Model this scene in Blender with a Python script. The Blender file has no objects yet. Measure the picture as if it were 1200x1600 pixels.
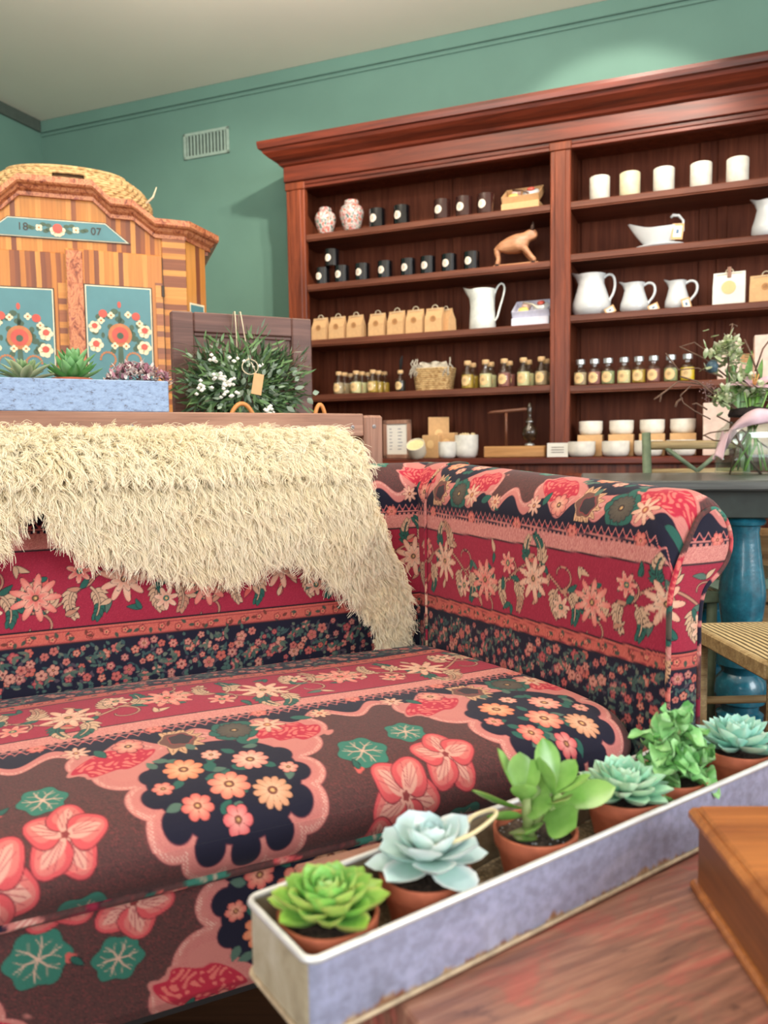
import bpy, bmesh, math, random
import numpy as np
from mathutils import Matrix, Vector

# ------------------------------------------------------------------ camera
CAM_H = .92
FPX = 1240.
_p, _r = math.radians(4.4), math.atan(.014)
CF = np.array([0, math.cos(_p), -math.sin(_p)])
_U0 = np.cross([1., 0, 0], CF)
CR = math.cos(_r)*np.array([1., 0, 0]) - math.sin(_r)*_U0
CU = math.sin(_r)*np.array([1., 0, 0]) + math.cos(_r)*_U0
CP = np.array([0, 0, CAM_H])
scene = bpy.context.scene
cd = bpy.data.cameras.new('camera'); cam = bpy.data.objects.new('camera', cd)
scene.collection.objects.link(cam); scene.camera = cam
m = Matrix.Identity(4)
for i in range(3):
    m[i][0], m[i][1], m[i][2], m[i][3] = CR[i], CU[i], -CF[i], CP[i]
cam.matrix_world = m
cd.sensor_fit = 'HORIZONTAL'; cd.sensor_width = 36; cd.lens = FPX/1200*36
cd.clip_start = .02; cd.clip_end = 50
cd.dof.use_dof = True; cd.dof.focus_distance = 1.55; cd.dof.aperture_fstop = 6.5
# ------------------------------------------------------------------ light
w = bpy.data.worlds.new('world'); scene.world = w; w.use_nodes = True
w.node_tree.nodes['Background'].inputs[0].default_value = (1.0, .97, .93, 1)
w.node_tree.nodes['Background'].inputs[1].default_value = .85

def area(name, loc, target, sx, sy, power, col, spread=180):
    l = bpy.data.lights.new(name, 'AREA'); l.shape = 'RECTANGLE'; l.size = sx; l.size_y = sy
    l.energy = power; l.color = col; l.spread = math.radians(spread)
    o = bpy.data.objects.new(name, l); scene.collection.objects.link(o); o.location = loc
    d = Vector(target)-Vector(loc); o.rotation_euler = d.to_track_quat('-Z', 'Y').to_euler(); return o

def spot(name, loc, target, power, ang, blend=.6, col=(1, .9, .78), r=.035):
    l = bpy.data.lights.new(name, 'SPOT'); l.energy = power; l.spot_size = math.radians(ang); l.spot_blend = blend
    l.color = col; l.shadow_soft_size = r
    o = bpy.data.objects.new(name, l); scene.collection.objects.link(o); o.location = loc
    d = Vector(target)-Vector(loc); o.rotation_euler = d.to_track_quat('-Z', 'Y').to_euler(); return o

area('window_daylight', (3.6, -1.2, 2.0), (0, 1.2, .5), 2.2, 1.8, 120, (.93, .97, 1.0))
area('front_window_daylight', (-1.6, -2.6, 1.9), (0, 1.6, .7), 2.6, 1.8, 70, (.95, .98, 1.0))
area('ceiling_fill', (-.5, 2.2, 2.5), (-.5, 2.3, 3.2), 1.2, 1.2, 72, (1, .95, .88))  # added upward fill to brighten the ceiling, not a lamp of the room
spot('ceiling_spot_bookcase', (.85, 3.0, 3.05), (1.12, 3.95, 2.35), 60, 62, .35)
spot('ceiling_spot_wall', (.15, 2.5, 3.05), (-1.0, 5.0, 2.0), 150, 40, .9)
spot('ceiling_spot_jugs', (.9, 2.3, 3.05), (1.3, 3.75, 1.75), 60, 50, .8)
spot('ceiling_spot_candles', (.35, 2.5, 3.05), (-.1, 4.2, 1.85), 85, 60, .8)
spot('ceiling_spot_sofa', (.3, .7, 3.0), (-.1, 1.5, .5), 55, 62, .8, r=.08)
spot('ceiling_spot_armoire', (-.5, 1.2, 3.0), (-1.1, 2.9, 1.6), 50, 60, .8)
scene.view_settings.view_transform = 'Standard'; scene.view_settings.look = 'None'
scene.view_settings.exposure = .35; scene.view_settings.gamma = 1
scene.view_settings.use_curve_mapping = False
scene.cycles.use_denoising = True
scene.cycles.max_bounces = 6; scene.cycles.transparent_max_bounces = 8
scene.cycles.caustics_reflective = False; scene.cycles.caustics_refractive = False

# ------------------------------------------------------------------ geometry of the place
def ray(px, py): return CR*(px-600)/FPX + CU*(800-py)/FPX + CF
def hit(px, py, p0, n):
    r = ray(px, py); n = np.array(n, float); return CP + r*(((np.array(p0, float)-CP)@n)/(r@n))
class Frame:
    def __init__(s, o, ang):
        a = math.radians(ang); s.a = a; s.o = np.array([o[0], o[1], 0.]); s.X = np.array([math.cos(a), math.sin(a), 0]); s.Y = np.array([-math.sin(a), math.cos(a), 0]); s.Z = np.array([0, 0, 1.])
    def w(s, x, y, z): return tuple(s.o + s.X*x + s.Y*y + s.Z*z)
    def loc(s, p): d = np.array(p)-s.o; return float(d@s.X), float(d@s.Y), float(p[2])
    def fy(s, px, py, c): return s.loc(hit(px, py, s.o+s.Y*c, s.Y))
    def fx(s, px, py, c): return s.loc(hit(px, py, s.o+s.X*c, s.X))
    def fz(s, px, py, c): return s.loc(hit(px, py, (0, 0, c), (0, 0, 1)))
SOFA = Frame((.081, 1.906), 25.55)
BOOK = Frame((.864, 3.9), -21.5)
_c = hit(92, 400, (0, 2.95, 0), (0, 1, 0)); ARM = Frame((_c[0], _c[1]), 19)

# ------------------------------------------------------------------ helpers
COL = scene.collection
def link(o): COL.objects.link(o); return o
def tag(o, label=None, cat=None, group=None, kind=None):
    if label: o['label'] = label
    if cat: o['category'] = cat
    if group: o['group'] = group
    if kind: o['kind'] = kind
    return o
def thing(name, label, cat, loc=(0, 0, 0), rz=0, group=None):
    o = bpy.data.objects.new(name, None); o.empty_display_size = .05; link(o)
    o.location = loc; o.rotation_euler = (0, 0, rz); return tag(o, label, cat, group)
def copy_tree(o, parent=None):
    c = o.copy(); link(c)
    if parent: c.parent = parent
    for ch in list(o.children): copy_tree(ch, c)
    return c
def dup(o, loc, rz, label, scale=None):
    c = copy_tree(o); c.location = loc; c.rotation_euler = (0, 0, rz); c['label'] = label
    if scale: c.scale = (scale,)*3
    return c

class MB:
    def __init__(s): s.v = []; s.f = []
    def add(s, vs, fs):
        b = len(s.v); s.v += [tuple(float(c) for c in v) for v in vs]; s.f += [tuple(b+i for i in f) for f in fs]; return s
    def box(s, x0, x1, y0, y1, z0, z1, M=None):
        vs = [(x, y, z) for z in (z0, z1) for y in (y0, y1) for x in (x0, x1)]
        if M is not None: vs = [M @ Vector(v) for v in vs]
        return s.add(vs, [(0, 2, 3, 1), (4, 5, 7, 6), (0, 1, 5, 4), (2, 6, 7, 3), (0, 4, 6, 2), (1, 3, 7, 5)])
    def bbox(s, x0, x1, y0, y1, z0, z1, b=.003, M=None):      # box with chamfered edges
        xs, ys, zs = (x0, x1), (y0, y1), (z0, z1); vs = []; idx = {}
        for i in (0, 1):
            for j in (0, 1):
                for k in (0, 1):
                    c = (xs[i], ys[j], zs[k]); sg = (1 if i == 0 else -1, 1 if j == 0 else -1, 1 if k == 0 else -1)
                    for ax in range(3):
                        p = [c[q]+(0 if q == ax else sg[q]*b) for q in range(3)]
                        idx[(i, j, k, ax)] = len(vs); vs.append(p)
        fs = []
        I = idx
        for i in (0, 1):
            f = [I[(i, 0, 0, 0)], I[(i, 1, 0, 0)], I[(i, 1, 1, 0)], I[(i, 0, 1, 0)]]; fs.append(f if i else f[::-1])
            f = [I[(0, i, 0, 1)], I[(0, i, 1, 1)], I[(1, i, 1, 1)], I[(1, i, 0, 1)]]; fs.append(f if i else f[::-1])
            f = [I[(0, 0, i, 2)], I[(1, 0, i, 2)], I[(1, 1, i, 2)], I[(0, 1, i, 2)]]; fs.append(f if i else f[::-1])
        for a in (0, 1):
            for c in (0, 1):
                s1 = (a == c)
                f = [I[(0, a, c, 1)], I[(1, a, c, 1)], I[(1, a, c, 2)], I[(0, a, c, 2)]]; fs.append(f[::-1] if s1 else f)
                f = [I[(a, 0, c, 0)], I[(a, 1, c, 0)], I[(a, 1, c, 2)], I[(a, 0, c, 2)]]; fs.append(f if s1 else f[::-1])
                f = [I[(a, c, 0, 0)], I[(a, c, 1, 0)], I[(a, c, 1, 1)], I[(a, c, 0, 1)]]; fs.append(f[::-1] if s1 else f)
        for i in (0, 1):
            for j in (0, 1):
                for k in (0, 1): fs.append([I[(i, j, k, 0)], I[(i, j, k, 1)], I[(i, j, k, 2)]])
        if M is not None: vs = [M @ Vector(v) for v in vs]
        return s.add(vs, fs)
    def lathe(s, prof, n=24, c=(0, 0, 0), sx=1, sy=1, M=None, cap=True):
        vs = []; fs = []
        for r, z in prof:
            for i in range(n):
                a = 2*math.pi*i/n; vs.append((c[0]+r*sx*math.cos(a), c[1]+r*sy*math.sin(a), c[2]+z))
        k = len(prof)
        for j in range(k-1):
            for i in range(n):
                i2 = (i+1) % n; fs.append((j*n+i, j*n+i2, (j+1)*n+i2, (j+1)*n+i))
        if cap:
            if prof[0][0] > 1e-5: fs.append(tuple(range(n))[::-1])
            if prof[-1][0] > 1e-5: fs.append(tuple((k-1)*n+i for i in range(n)))
        if M is not None: vs = [M @ Vector(v) for v in vs]
        return s.add(vs, fs)
    def tube(s, pts, r, n=8, flat=1.0):
        P = [Vector(p) for p in pts]; k = len(P)
        rs = r if isinstance(r, (list, tuple, np.ndarray)) else [r]*k
        vs = []; fs = []; up = None
        for j in range(k):
            t = (P[min(j+1, k-1)]-P[max(j-1, 0)])
            if t.length < 1e-9: t = Vector((0, 0, 1))
            t.normalize()
            if up is None:
                up = Vector((0, 0, 1)) if abs(t.z) < .9 else Vector((1, 0, 0))
            a = t.cross(up)
            if a.length < 1e-6: a = t.cross(Vector((0, 1, 0)))
            a.normalize(); b = a.cross(t).normalized(); up = b
            for i in range(n):
                th = 2*math.pi*i/n; vs.append(P[j]+a*(rs[j]*math.cos(th))+b*(rs[j]*flat*math.sin(th)))
        for j in range(k-1):
            for i in range(n):
                i2 = (i+1) % n; fs.append((j*n+i, j*n+i2, (j+1)*n+i2, (j+1)*n+i))
        fs.append(tuple(range(n))[::-1]); fs.append(tuple((k-1)*n+i for i in range(n)))
        return s.add(vs, fs)
    def prism(s, poly, y0, y1, M=None):          # polygon in x,z extruded along y
        n = len(poly); vs = [(x, y0, z) for x, z in poly]+[(x, y1, z) for x, z in poly]
        fs = [tuple(range(n)), tuple(range(n, 2*n))[::-1]]+[(i, n+i, n+(i+1) % n, (i+1) % n) for i in range(n)]
        if M is not None: vs = [M @ Vector(v) for v in vs]
        return s.add(vs, fs)
    def grid(s, fn, nu, nv, close_u=False):
        vs = [fn(i/(nu-1) if not close_u else i/nu, j/(nv-1)) for j in range(nv) for i in range(nu)]
        fs = [(j*nu+i, j*nu+(i+1) % nu, (j+1)*nu+(i+1) % nu, (j+1)*nu+i) for j in range(nv-1) for i in range(nu if close_u else nu-1)]
        return s.add(vs, fs)
    def build(s, name, mat, parent=None, smooth=False, fix=True):
        me = bpy.data.meshes.new(name); me.from_pydata(s.v, [], s.f); me.validate()
        if fix:
            bm = bmesh.new(); bm.from_mesh(me); bmesh.ops.recalc_face_normals(bm, faces=bm.faces); bm.to_mesh(me); bm.free()
        if mat: me.materials.append(mat)
        if smooth:
            me.shade_smooth() if smooth is True else None
            if smooth is not True:
                me.shade_smooth()
                try: me.set_sharp_from_angle(angle=math.radians(smooth))
                except Exception: pass
        o = bpy.data.objects.new(name, me); link(o)
        if parent: o.parent = parent
        return o
def build_multi(name, pairs, parent=None, smooth=False):
    mb = MB(); mi = []
    for k, (q, mt) in enumerate(pairs): mb.add(q.v, q.f); mi += [k]*len(q.f)
    o = mb.build(name, None, parent, smooth, fix=False)
    for q, mt in pairs: o.data.materials.append(mt)
    if len(o.data.polygons) == len(mi): o.data.polygons.foreach_set('material_index', mi)
    return o
def T(x=0, y=0, z=0, rx=0, ry=0, rz=0, s=1):
    return Matrix.Translation((x, y, z)) @ Matrix.Rotation(rz, 4, 'Z') @ Matrix.Rotation(ry, 4, 'Y') @ Matrix.Rotation(rx, 4, 'X') @ Matrix.Scale(s, 4)

# ------------------------------------------------------------------ materials
def srgb(r, g, b):
    f = lambda c: ((c/255+.055)/1.055)**2.4 if c/255 > .04045 else c/255/12.92
    return (f(r), f(g), f(b), 1)
def newmat(name):
    m = bpy.data.materials.new(name); m.use_nodes = True; return m, m.node_tree.nodes, m.node_tree.links, m.node_tree.nodes['Principled BSDF']
def coords(N, L, scale=(1, 1, 1), kind='Object'):
    t = N.new('ShaderNodeTexCoord'); mp = N.new('ShaderNodeMapping'); mp.inputs['Scale'].default_value = scale
    L.new(t.outputs[kind], mp.inputs[0]); return mp.outputs[0]
def noise(N, L, vec, scale, detail=4, rough=.5, dist=0):
    n = N.new('ShaderNodeTexNoise'); n.inputs['Scale'].default_value = scale; n.inputs['Detail'].default_value = detail
    n.inputs['Roughness'].default_value = rough; n.inputs['Distortion'].default_value = dist
    L.new(vec, n.inputs['Vector']); return n.outputs[0]
def ramp(N, L, fac, stops, interp='LINEAR'):
    r = N.new('ShaderNodeValToRGB'); r.color_ramp.interpolation = interp
    e = r.color_ramp.elements
    while len(e) < len(stops): e.new(.5)
    for i, (p, c) in enumerate(stops): e[i].position = p; e[i].color = c
    L.new(fac, r.inputs[0]); return r.outputs[0]
def mixc(N, L, fac, a, b, mode='MIX'):
    x = N.new('ShaderNodeMix'); x.data_type = 'RGBA'; x.blend_type = mode
    for s, v in ((x.inputs[0], fac), (x.inputs[6], a), (x.inputs[7], b)):
        if isinstance(v, (int, float, tuple)): s.default_value = v
        else: L.new(v, s)
    return x.outputs[2]
def bump(N, L, b, h, strength=.3, dist=.002):
    n = N.new('ShaderNodeBump'); n.inputs['Strength'].default_value = strength; n.inputs['Distance'].default_value = dist
    L.new(h, n.inputs['Height']); L.new(n.outputs[0], b.inputs['Normal'])
def plain(name, col, rough=.6, metal=0, var=.12, scale=30, bmp=0, coat=0, trans=0, sss=0, spec=.5):
    m, N, L, b = newmat(name)
    v = coords(N, L); n = noise(N, L, v, scale)
    d = tuple(c*(1-var) for c in col[:3])+(1,); u = tuple(min(1, c*(1+var)) for c in col[:3])+(1,)
    L.new(ramp(N, L, n, [(.3, d), (.7, u)]), b.inputs['Base Color'])
    b.inputs['Roughness'].default_value = rough; b.inputs['Metallic'].default_value = metal
    b.inputs['Coat Weight'].default_value = coat; b.inputs['Transmission Weight'].default_value = trans
    b.inputs['Specular IOR Level'].default_value = spec
    if sss: b.inputs['Subsurface Weight'].default_value = sss; b.inputs['Subsurface Radius'].default_value = (.01, .006, .004); b.inputs['Subsurface Scale'].default_value = 1
    if bmp: bump(N, L, b, n, bmp)
    return m
def wood(name, dark, light, axis='x', scale=1, rough=.4, coat=.15, wear=None, fine=.35, bmp=.15, spec=.5):
    m, N, L, b = newmat(name)
    st = {'x': (.9, 14, 14), 'y': (14, .9, 14), 'z': (14, 14, .9)}[axis]
    v = coords(N, L, tuple(c*scale for c in st))
    n = noise(N, L, v, 1.6, 6, .6, 1.2)
    c = ramp(N, L, n, [(.3, dark), (.68, light)])
    st2 = {'x': (3, 160, 160), 'y': (160, 3, 160), 'z': (160, 160, 3)}[axis]
    v2 = coords(N, L, tuple(c_*scale for c_ in st2)); n2 = noise(N, L, v2, 1, 3, .5)
    c = mixc(N, L, fine, c, ramp(N, L, n2, [(.35, (.25, .25, .25, 1)), (.65, (1, 1, 1, 1))]), 'MULTIPLY')
    if wear:
        n3 = noise(N, L, coords(N, L, tuple(q**.5 for q in st)), 3, 5, .65, .5)
        c = mixc(N, L, ramp(N, L, n3, [(.5, (0, 0, 0, 1)), (.68, (1, 1, 1, 1))]), c, wear)
    L.new(c, b.inputs['Base Color']); b.inputs['Roughness'].default_value = rough; b.inputs['Specular IOR Level'].default_value = spec; b.inputs['Coat Weight'].default_value = coat; b.inputs['Coat Roughness'].default_value = .25
    bump(N, L, b, n2, bmp, .001)
    return m
def strips(name, axis, pitch, cols, rough=.35):
    m, N, L, b = newmat(name)
    t = N.new('ShaderNodeTexCoord'); sp = N.new('ShaderNodeSeparateXYZ'); L.new(t.outputs['Object'], sp.inputs[0])
    def math_(op, a, bb=None):
        n = N.new('ShaderNodeMath'); n.operation = op
        if isinstance(a, float): n.inputs[0].default_value = a
        else: L.new(a, n.inputs[0])
        if bb is not None:
            if isinstance(bb, float): n.inputs[1].default_value = bb
            else: L.new(bb, n.inputs[1])
        return n.outputs[0]
    wob = noise(N, L, t.outputs['Object'], 6)
    x = math_('ADD', sp.outputs[axis.upper()], math_('MULTIPLY', wob, pitch*.35))
    fl = math_('FLOOR', math_('DIVIDE', x, pitch))
    wn = N.new('ShaderNodeTexWhiteNoise'); wn.noise_dimensions = '1D'; L.new(fl, wn.inputs['W'])
    c = ramp(N, L, wn.outputs[0], [(i/len(cols), q) for i, q in enumerate(cols)], 'CONSTANT')
    sc = (120, 120, 4) if axis == 'x' else (5, 5, 120)
    g = noise(N, L, coords(N, L, sc), 1, 4)
    c = mixc(N, L, .4, c, ramp(N, L, g, [(.3, (.4, .35, .3, 1)), (.7, (1, 1, 1, 1))]), 'MULTIPLY')
    L.new(c, b.inputs['Base Color']); b.inputs['Roughness'].default_value = rough; b.inputs['Coat Weight'].default_value = .2
    return m
def glass(name, col=(1, 1, 1, 1), rough=.02, tint=None):
    m, N, L, b = newmat(name)
    b.inputs['Base Color'].default_value = col; b.inputs['Roughness'].default_value = rough
    b.inputs['Transmission Weight'].default_value = 1; b.inputs['IOR'].default_value = 1.45
    v = coords(N, L); bump(N, L, b, noise(N, L, v, 12), .03)
    return m
def thin_glass(name, tint=(.93, .96, .93, 1), fac=.12):
    m, N, L, b = newmat(name); out = [n for n in N if n.type == 'OUTPUT_MATERIAL'][0]
    tr = N.new('ShaderNodeBsdfTransparent'); gl = N.new('ShaderNodeBsdfGlossy'); gl.inputs['Roughness'].default_value = .04; mx = N.new('ShaderNodeMixShader'); fr = N.new('ShaderNodeLayerWeight'); fr.inputs[0].default_value = .35
    L.new(ramp(N, L, noise(N, L, coords(N, L), 8), [(.3, tint), (.7, tuple(min(1, c*1.03) for c in tint[:3])+(1,))]), tr.inputs[0])
    L.new(ramp(N, L, fr.outputs['Facing'], [(0, (fac*.5,)*3+(1,)), (.7, (fac,)*3+(1,)), (1, (.8, .8, .8, 1))]), mx.inputs[0])
    L.new(tr.outputs[0], mx.inputs[1]); L.new(gl.outputs[0], mx.inputs[2]); L.new(mx.outputs[0], out.inputs['Surface']); return m
def attr_mat(name, attr='pattern', rough=.85, sheen=.08, weave=900, bmp=.35):
    m, N, L, b = newmat(name)
    a = N.new('ShaderNodeAttribute'); a.attribute_name = attr
    v = coords(N, L); n = noise(N, L, v, weave, 2)
    c = mixc(N, L, .35, a.outputs['Color'], ramp(N, L, n, [(.3, (.72, .72, .72, 1)), (.7, (1.15, 1.15, 1.15, 1))]), 'MULTIPLY')
    L.new(c, b.inputs['Base Color']); b.inputs['Roughness'].default_value = rough
    b.inputs['Sheen Weight'].default_value = sheen; b.inputs['Sheen Roughness'].default_value = .4
    b.inputs['Specular IOR Level'].default_value = .3
    bump(N, L, b, n, bmp, .0008)
    return m
# ------------------------------------------------------------------ the printed sofa cloth, drawn in metres
class Cloth:
    """u along the bands (wraps every UP metres), v across them (mirrored past VP)."""
    def __init__(s, UP=1.0, VP=.80, res=.0008, seed=3):
        s.UP, s.VP, s.res = UP, VP, res; s.W = int(round(UP/res)); s.Hh = int(round(VP/res))
        s.im = np.zeros((s.Hh, s.W, 3), np.float32); s.rng = random.Random(seed)
        s.V, s.U = np.meshgrid((np.arange(s.Hh)+.5)*res, (np.arange(s.W)+.5)*res, indexing='ij')
    def win(s, cx, cy, R):
        i0, i1 = int((cx-R)/s.res), int((cx+R)/s.res)+1; j0, j1 = max(0, int((cy-R)/s.res)), min(s.Hh, int((cy+R)/s.res)+1)
        if j1 <= j0: return None
        I = np.arange(i0, i1); J = np.arange(j0, j1)
        X, Y = np.meshgrid((I+.5)*s.res-cx, (J+.5)*s.res-cy); return np.ix_(J, I % s.W), X, Y
    def put(s, ix, a, col):
        a = np.clip(a, 0, 1)[..., None]; s.im[ix] = s.im[ix]*(1-a)+np.asarray(col, np.float32)*a
    def fill(s, a, col):
        a = np.clip(a, 0, 1)[..., None]; s.im[:] = s.im*(1-a)+np.asarray(col, np.float32)*a
    def aa(s, d): return .5-d/s.res          # d<0 inside
    def flower(s, cx, cy, R, k, col, col2, cen, rot=0, cr=.25, point=.0, out=(20, 15, 30), depth=.35, streak=True):
        q = s.win(cx, cy, R*1.2)
        if q is None: return
        ix, X, Y = q; r = np.hypot(X, Y); th = np.arctan2(Y, X)-rot
        c = np.abs(np.cos(k*th/2)); sh = c**(.55) if not point else c**1.6
        ed = R*((1-depth)+depth*sh)
        if out is not None: s.put(ix, s.aa(r-ed-.0011), out)
        cc = np.asarray(col, np.float32)*np.ones(X.shape+(1,)); c2 = np.asarray(col2, np.float32)
        mixa = np.clip((r/ed-.35)*1.5, 0, 1)[..., None]; body = c2*(1-mixa)+cc*mixa
        if streak:
            st = (np.sin(k*th*3)*.5+.5)*np.clip(1.2-r/ed, 0, 1); body = body*(1-.4*st[..., None])+c2*.4*st[..., None]
        gap = np.clip(1-(c*R)/.002, 0, 1)*(r > R*cr)
        body = body*(1-.55*gap[..., None])
        a = np.clip(s.aa(r-ed), 0, 1)[..., None]; s.im[ix] = s.im[ix]*(1-a)+body*a
        s.put(ix, s.aa(r-R*cr), cen)
        if R > .012:
            s.put(ix, s.aa(r-R*cr*.55)*(.5+.5*np.sin(X*3500)*np.sin(Y*3500)), (235, 190, 120))
    def leaf(s, x, y, ang, Ln, Wd, col, vein=None, out=(20, 18, 30), bend=0, serr=0):
        cx, cy = x+math.cos(ang)*Ln/2, y+math.sin(ang)*Ln/2
        q = s.win(cx, cy, Ln*.62+Wd)
        if q is None: return
        ix, X, Y = q; X = X+cx-x; Y = Y+cy-y
        a = X*math.cos(ang)+Y*math.sin(ang); b = -X*math.sin(ang)+Y*math.cos(ang)
        t = np.clip(a/Ln, 0, 1); b = b-bend*Ln*t*t
        hw = Wd*.5*np.sin(np.pi*t**.8)**.85*(1+serr*np.sin(t*34)); inside = (a > 0) & (a < Ln)
        d = np.abs(b)-hw; d = np.where(inside, d, .01)
        if out is not None: s.put(ix, s.aa(d-.001)*inside, out)
        s.put(ix, s.aa(d), col)
        if vein is not None: s.put(ix, s.aa(np.abs(b)-.0006)*(d < 0)*(t < .85), vein)
    def stroke(s, pts, w, col, out=None):
        pts = np.array(pts, float)
        n = max(2, int(np.sum(np.hypot(*np.diff(pts, axis=0).T))/(s.res*1.2)))
        tt = np.linspace(0, len(pts)-1, n); X = np.interp(tt, range(len(pts)), pts[:, 0]); Y = np.interp(tt, range(len(pts)), pts[:, 1])
        ws = np.interp(tt, np.linspace(0, len(pts)-1, len(w)), w) if hasattr(w, '__len__') else np.full(n, w)
        for o, c in ((.001, out), (0, col)):
            if c is None: continue
            for x, y, ww in zip(X, Y, ws):
                q = s.win(x, y, ww+o+s.res*1.5)
                if q is None: continue
                ix, A, B = q; s.put(ix, s.aa(np.hypot(A, B)-ww-o), c)
    def blob(s, cx, cy, R, col, k=5, amp=.15, ph=0, out=None, sy=1):
        q = s.win(cx, cy, R*(1+amp)*max(1, sy)+.003)
        if q is None: return
        ix, X, Y = q; Y = Y/sy; r = np.hypot(X, Y); th = np.arctan2(Y, X); ed = R*(1+amp*np.cos(k*th+ph))
        if out is not None: s.put(ix, s.aa(r-ed-.0012), out)
        s.put(ix, s.aa(r-ed), col)
    def acanthus(s, x, y, ang, Ln, col, tip, side=1, out=(25, 18, 30)):
        for t in np.linspace(.15, .95, 6):
            for sd in (-1, 1):
                s.leaf(x+math.cos(ang+side*t*.7)*Ln*t, y+math.sin(ang+side*t*.7)*Ln*t, ang+side*t*1.3+sd*(1.0-.4*t), Ln*.42*(1.15-t*.5), Ln*.20, tip if t > .55 else col, None, out, bend=-.3*sd)
        s.stroke([(x+math.cos(ang+side*t*.7)*Ln*t, y+math.sin(ang+side*t*.7)*Ln*t) for t in np.linspace(0, 1, 10)], [.0022, .001], col, out)
    def geranium(s, cx, cy, R, rot):
        s.blob(cx, cy, R, (52, 132, 112), 6, .09, rot, (70, 45, 45))
        for j in range(6):
            a = rot+j*1.05; L1 = R*.8
            s.stroke([(cx, cy), (cx+math.cos(a)*L1*.5, cy+math.sin(a)*L1*.5), (cx+math.cos(a+.15)*L1, cy+math.sin(a+.15)*L1)], [.0014, .0006], (225, 190, 165))
            for q in (-1, 1):
                s.stroke([(cx+math.cos(a)*L1*.5, cy+math.sin(a)*L1*.5), (cx+math.cos(a+.35*q)*L1*.9, cy+math.sin(a+.35*q)*L1*.9)], .0006, (215, 180, 155))
    def geraflower(s, cx, cy, R, rot):
        for j in range(5):
            a = rot+j*2*math.pi/5
            x, y = cx+math.cos(a)*R*.52, cy+math.sin(a)*R*.52
            s.blob(x, y, R*.47, (222, 86, 90), 3, .08, -3*a, (120, 40, 50)); s.blob(x+math.cos(a)*R*.06, y+math.sin(a)*R*.06, R*.34, (226, 122, 114), 3, .1, -3*a)
            s.leaf(cx, cy, a, R*.88, R*.42, (232, 172, 152), None, None)
            for q in (-.34, -.15, .04, .22): s.stroke([(cx+math.cos(a+q)*R*.2, cy+math.sin(a+q)*R*.2), (cx+math.cos(a+q)*R*.78, cy+math.sin(a+q)*R*.78)], .0005, (168, 66, 76))
        s.blob(cx, cy, R*.1, (150, 60, 60))
    def draw(s):
        R = s.rng; U, V = s.U, s.V
        NAVY, RED, PINK, ORG, BRN = (20, 20, 46), (168, 32, 62), (214, 134, 124), (208, 98, 84), (90, 58, 56)
        TEAL, TEAL2, CRM, CRM2, COR = (38, 104, 90), (84, 120, 104), (218, 184, 146), (200, 146, 116), (220, 98, 90)
        OUT = (25, 16, 30)
        s.im[:] = BRN
        rs = np.random.RandomState(5)
        sp = rs.rand(s.Hh, s.W)
        s.im[sp > .86] = (128, 62, 62); s.im[sp < .12] = (66, 44, 46)
        # medallion band, signed distance of the scalloped edge
        lob = []
        for u0 in (.25, .75):
            lob.append((u0, .47, .112, .10))
            for k in range(9):
                a = math.pi*(-.12+1.24*k/8); lob.append((u0+math.cos(a)*.098, .50+math.sin(a)*.100, .032, .034))
            for dx, yy, rr in ((-.15, .402, .038), (.15, .402, .038), (-.115, .44, .045), (.115, .44, .045)): lob.append((u0+dx, yy, rr, rr))
        wv = np.cos(U*2*np.pi/.1); d = V-(.382+.016*wv)
        for (a, b, rx, ry) in lob:
            for sh in (-1, 0, 1):
                dd = (np.hypot((U-a-sh*s.UP)/rx, (V-b)/ry)-1)*min(rx, ry); d = np.minimum(d, dd)
        s.fill(s.aa(d-.0012), (120, 60, 66)); s.fill(s.aa(d), PINK)
        dots = (np.sin(U*2*np.pi/.0042)*np.sin(V*2*np.pi/.0042) > .35)
        s.fill(dots*((d > -.0075) & (d < -.002)), (245, 205, 185))
        s.fill(dots*((d > -.020) & (d < -.010))*.5, (200, 100, 105))
        nv = V-(.360+.018*wv)
        for u0 in (.25, .75):
            sh_ = [(0, .490, .098, .094)]
            for k in range(9):
                a = math.pi*(-.12+1.24*k/8); sh_.append((math.cos(a)*.092, .50+math.sin(a)*.092, .018, .019))
            for (a, b, rx, ry) in sh_:
                nv = np.minimum(nv, (np.hypot((U-u0-a)/rx, (V-b)/ry)-1)*min(rx, ry))
        s.fill(s.aa(nv-.0012), (110, 50, 66)); s.fill(s.aa(nv), NAVY)
        # crimson panels with coral tracery either side of each medallion
        wob = np.sin(U*260+3*np.sin(V*170))*np.sin(V*240+3*np.sin(U*150))
        for u0 in (.25, .75):
            for dx in (-.125, .125):
                q = np.hypot((U-u0-dx)/.052, (V-.405-.25*(U-u0-dx)*np.sign(dx))/.03)-1+.12*np.sin((U+V)*150)
                s.fill(s.aa(q*.03-.004), PINK); s.fill(s.aa(q*.03), (200, 38, 66)); s.fill((wob > .25)*(q < -.08), (240, 120, 110))
        # shell flower and teal flower on each medallion head
        for u0 in (.25, .75):
            for i in range(10): s.leaf(u0-.035, .375, -1.9+i*.42, .045, .016, (222, 175, 130), (110, 70, 50), OUT)
            s.blob(u0-.03, .375, .026, (120, 80, 70), 6, .08, 0, (240, 200, 150)); s.blob(u0-.026, .372, .017, (60, 50, 55), 5, .1, 0, (190, 60, 70))
            for i in range(8): s.blob(u0+.055+math.cos(i*.785)*.022, .372+math.sin(i*.785)*.022, .015, TEAL, 3, .1, i, OUT)
            s.flower(u0+.055, .372, .026, 14, (80, 74, 66), (96, 90, 76), (60, 46, 44), depth=.2)
            s.flower(u0+.108, .372, .027, 8, (225, 170, 140), (240, 200, 170), (180, 100, 80), point=1, depth=.6, rot=.3)
            s.flower(u0-.10, .368, .022, 7, (225, 120, 110), (240, 180, 150), (90, 50, 50), rot=.5)
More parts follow.
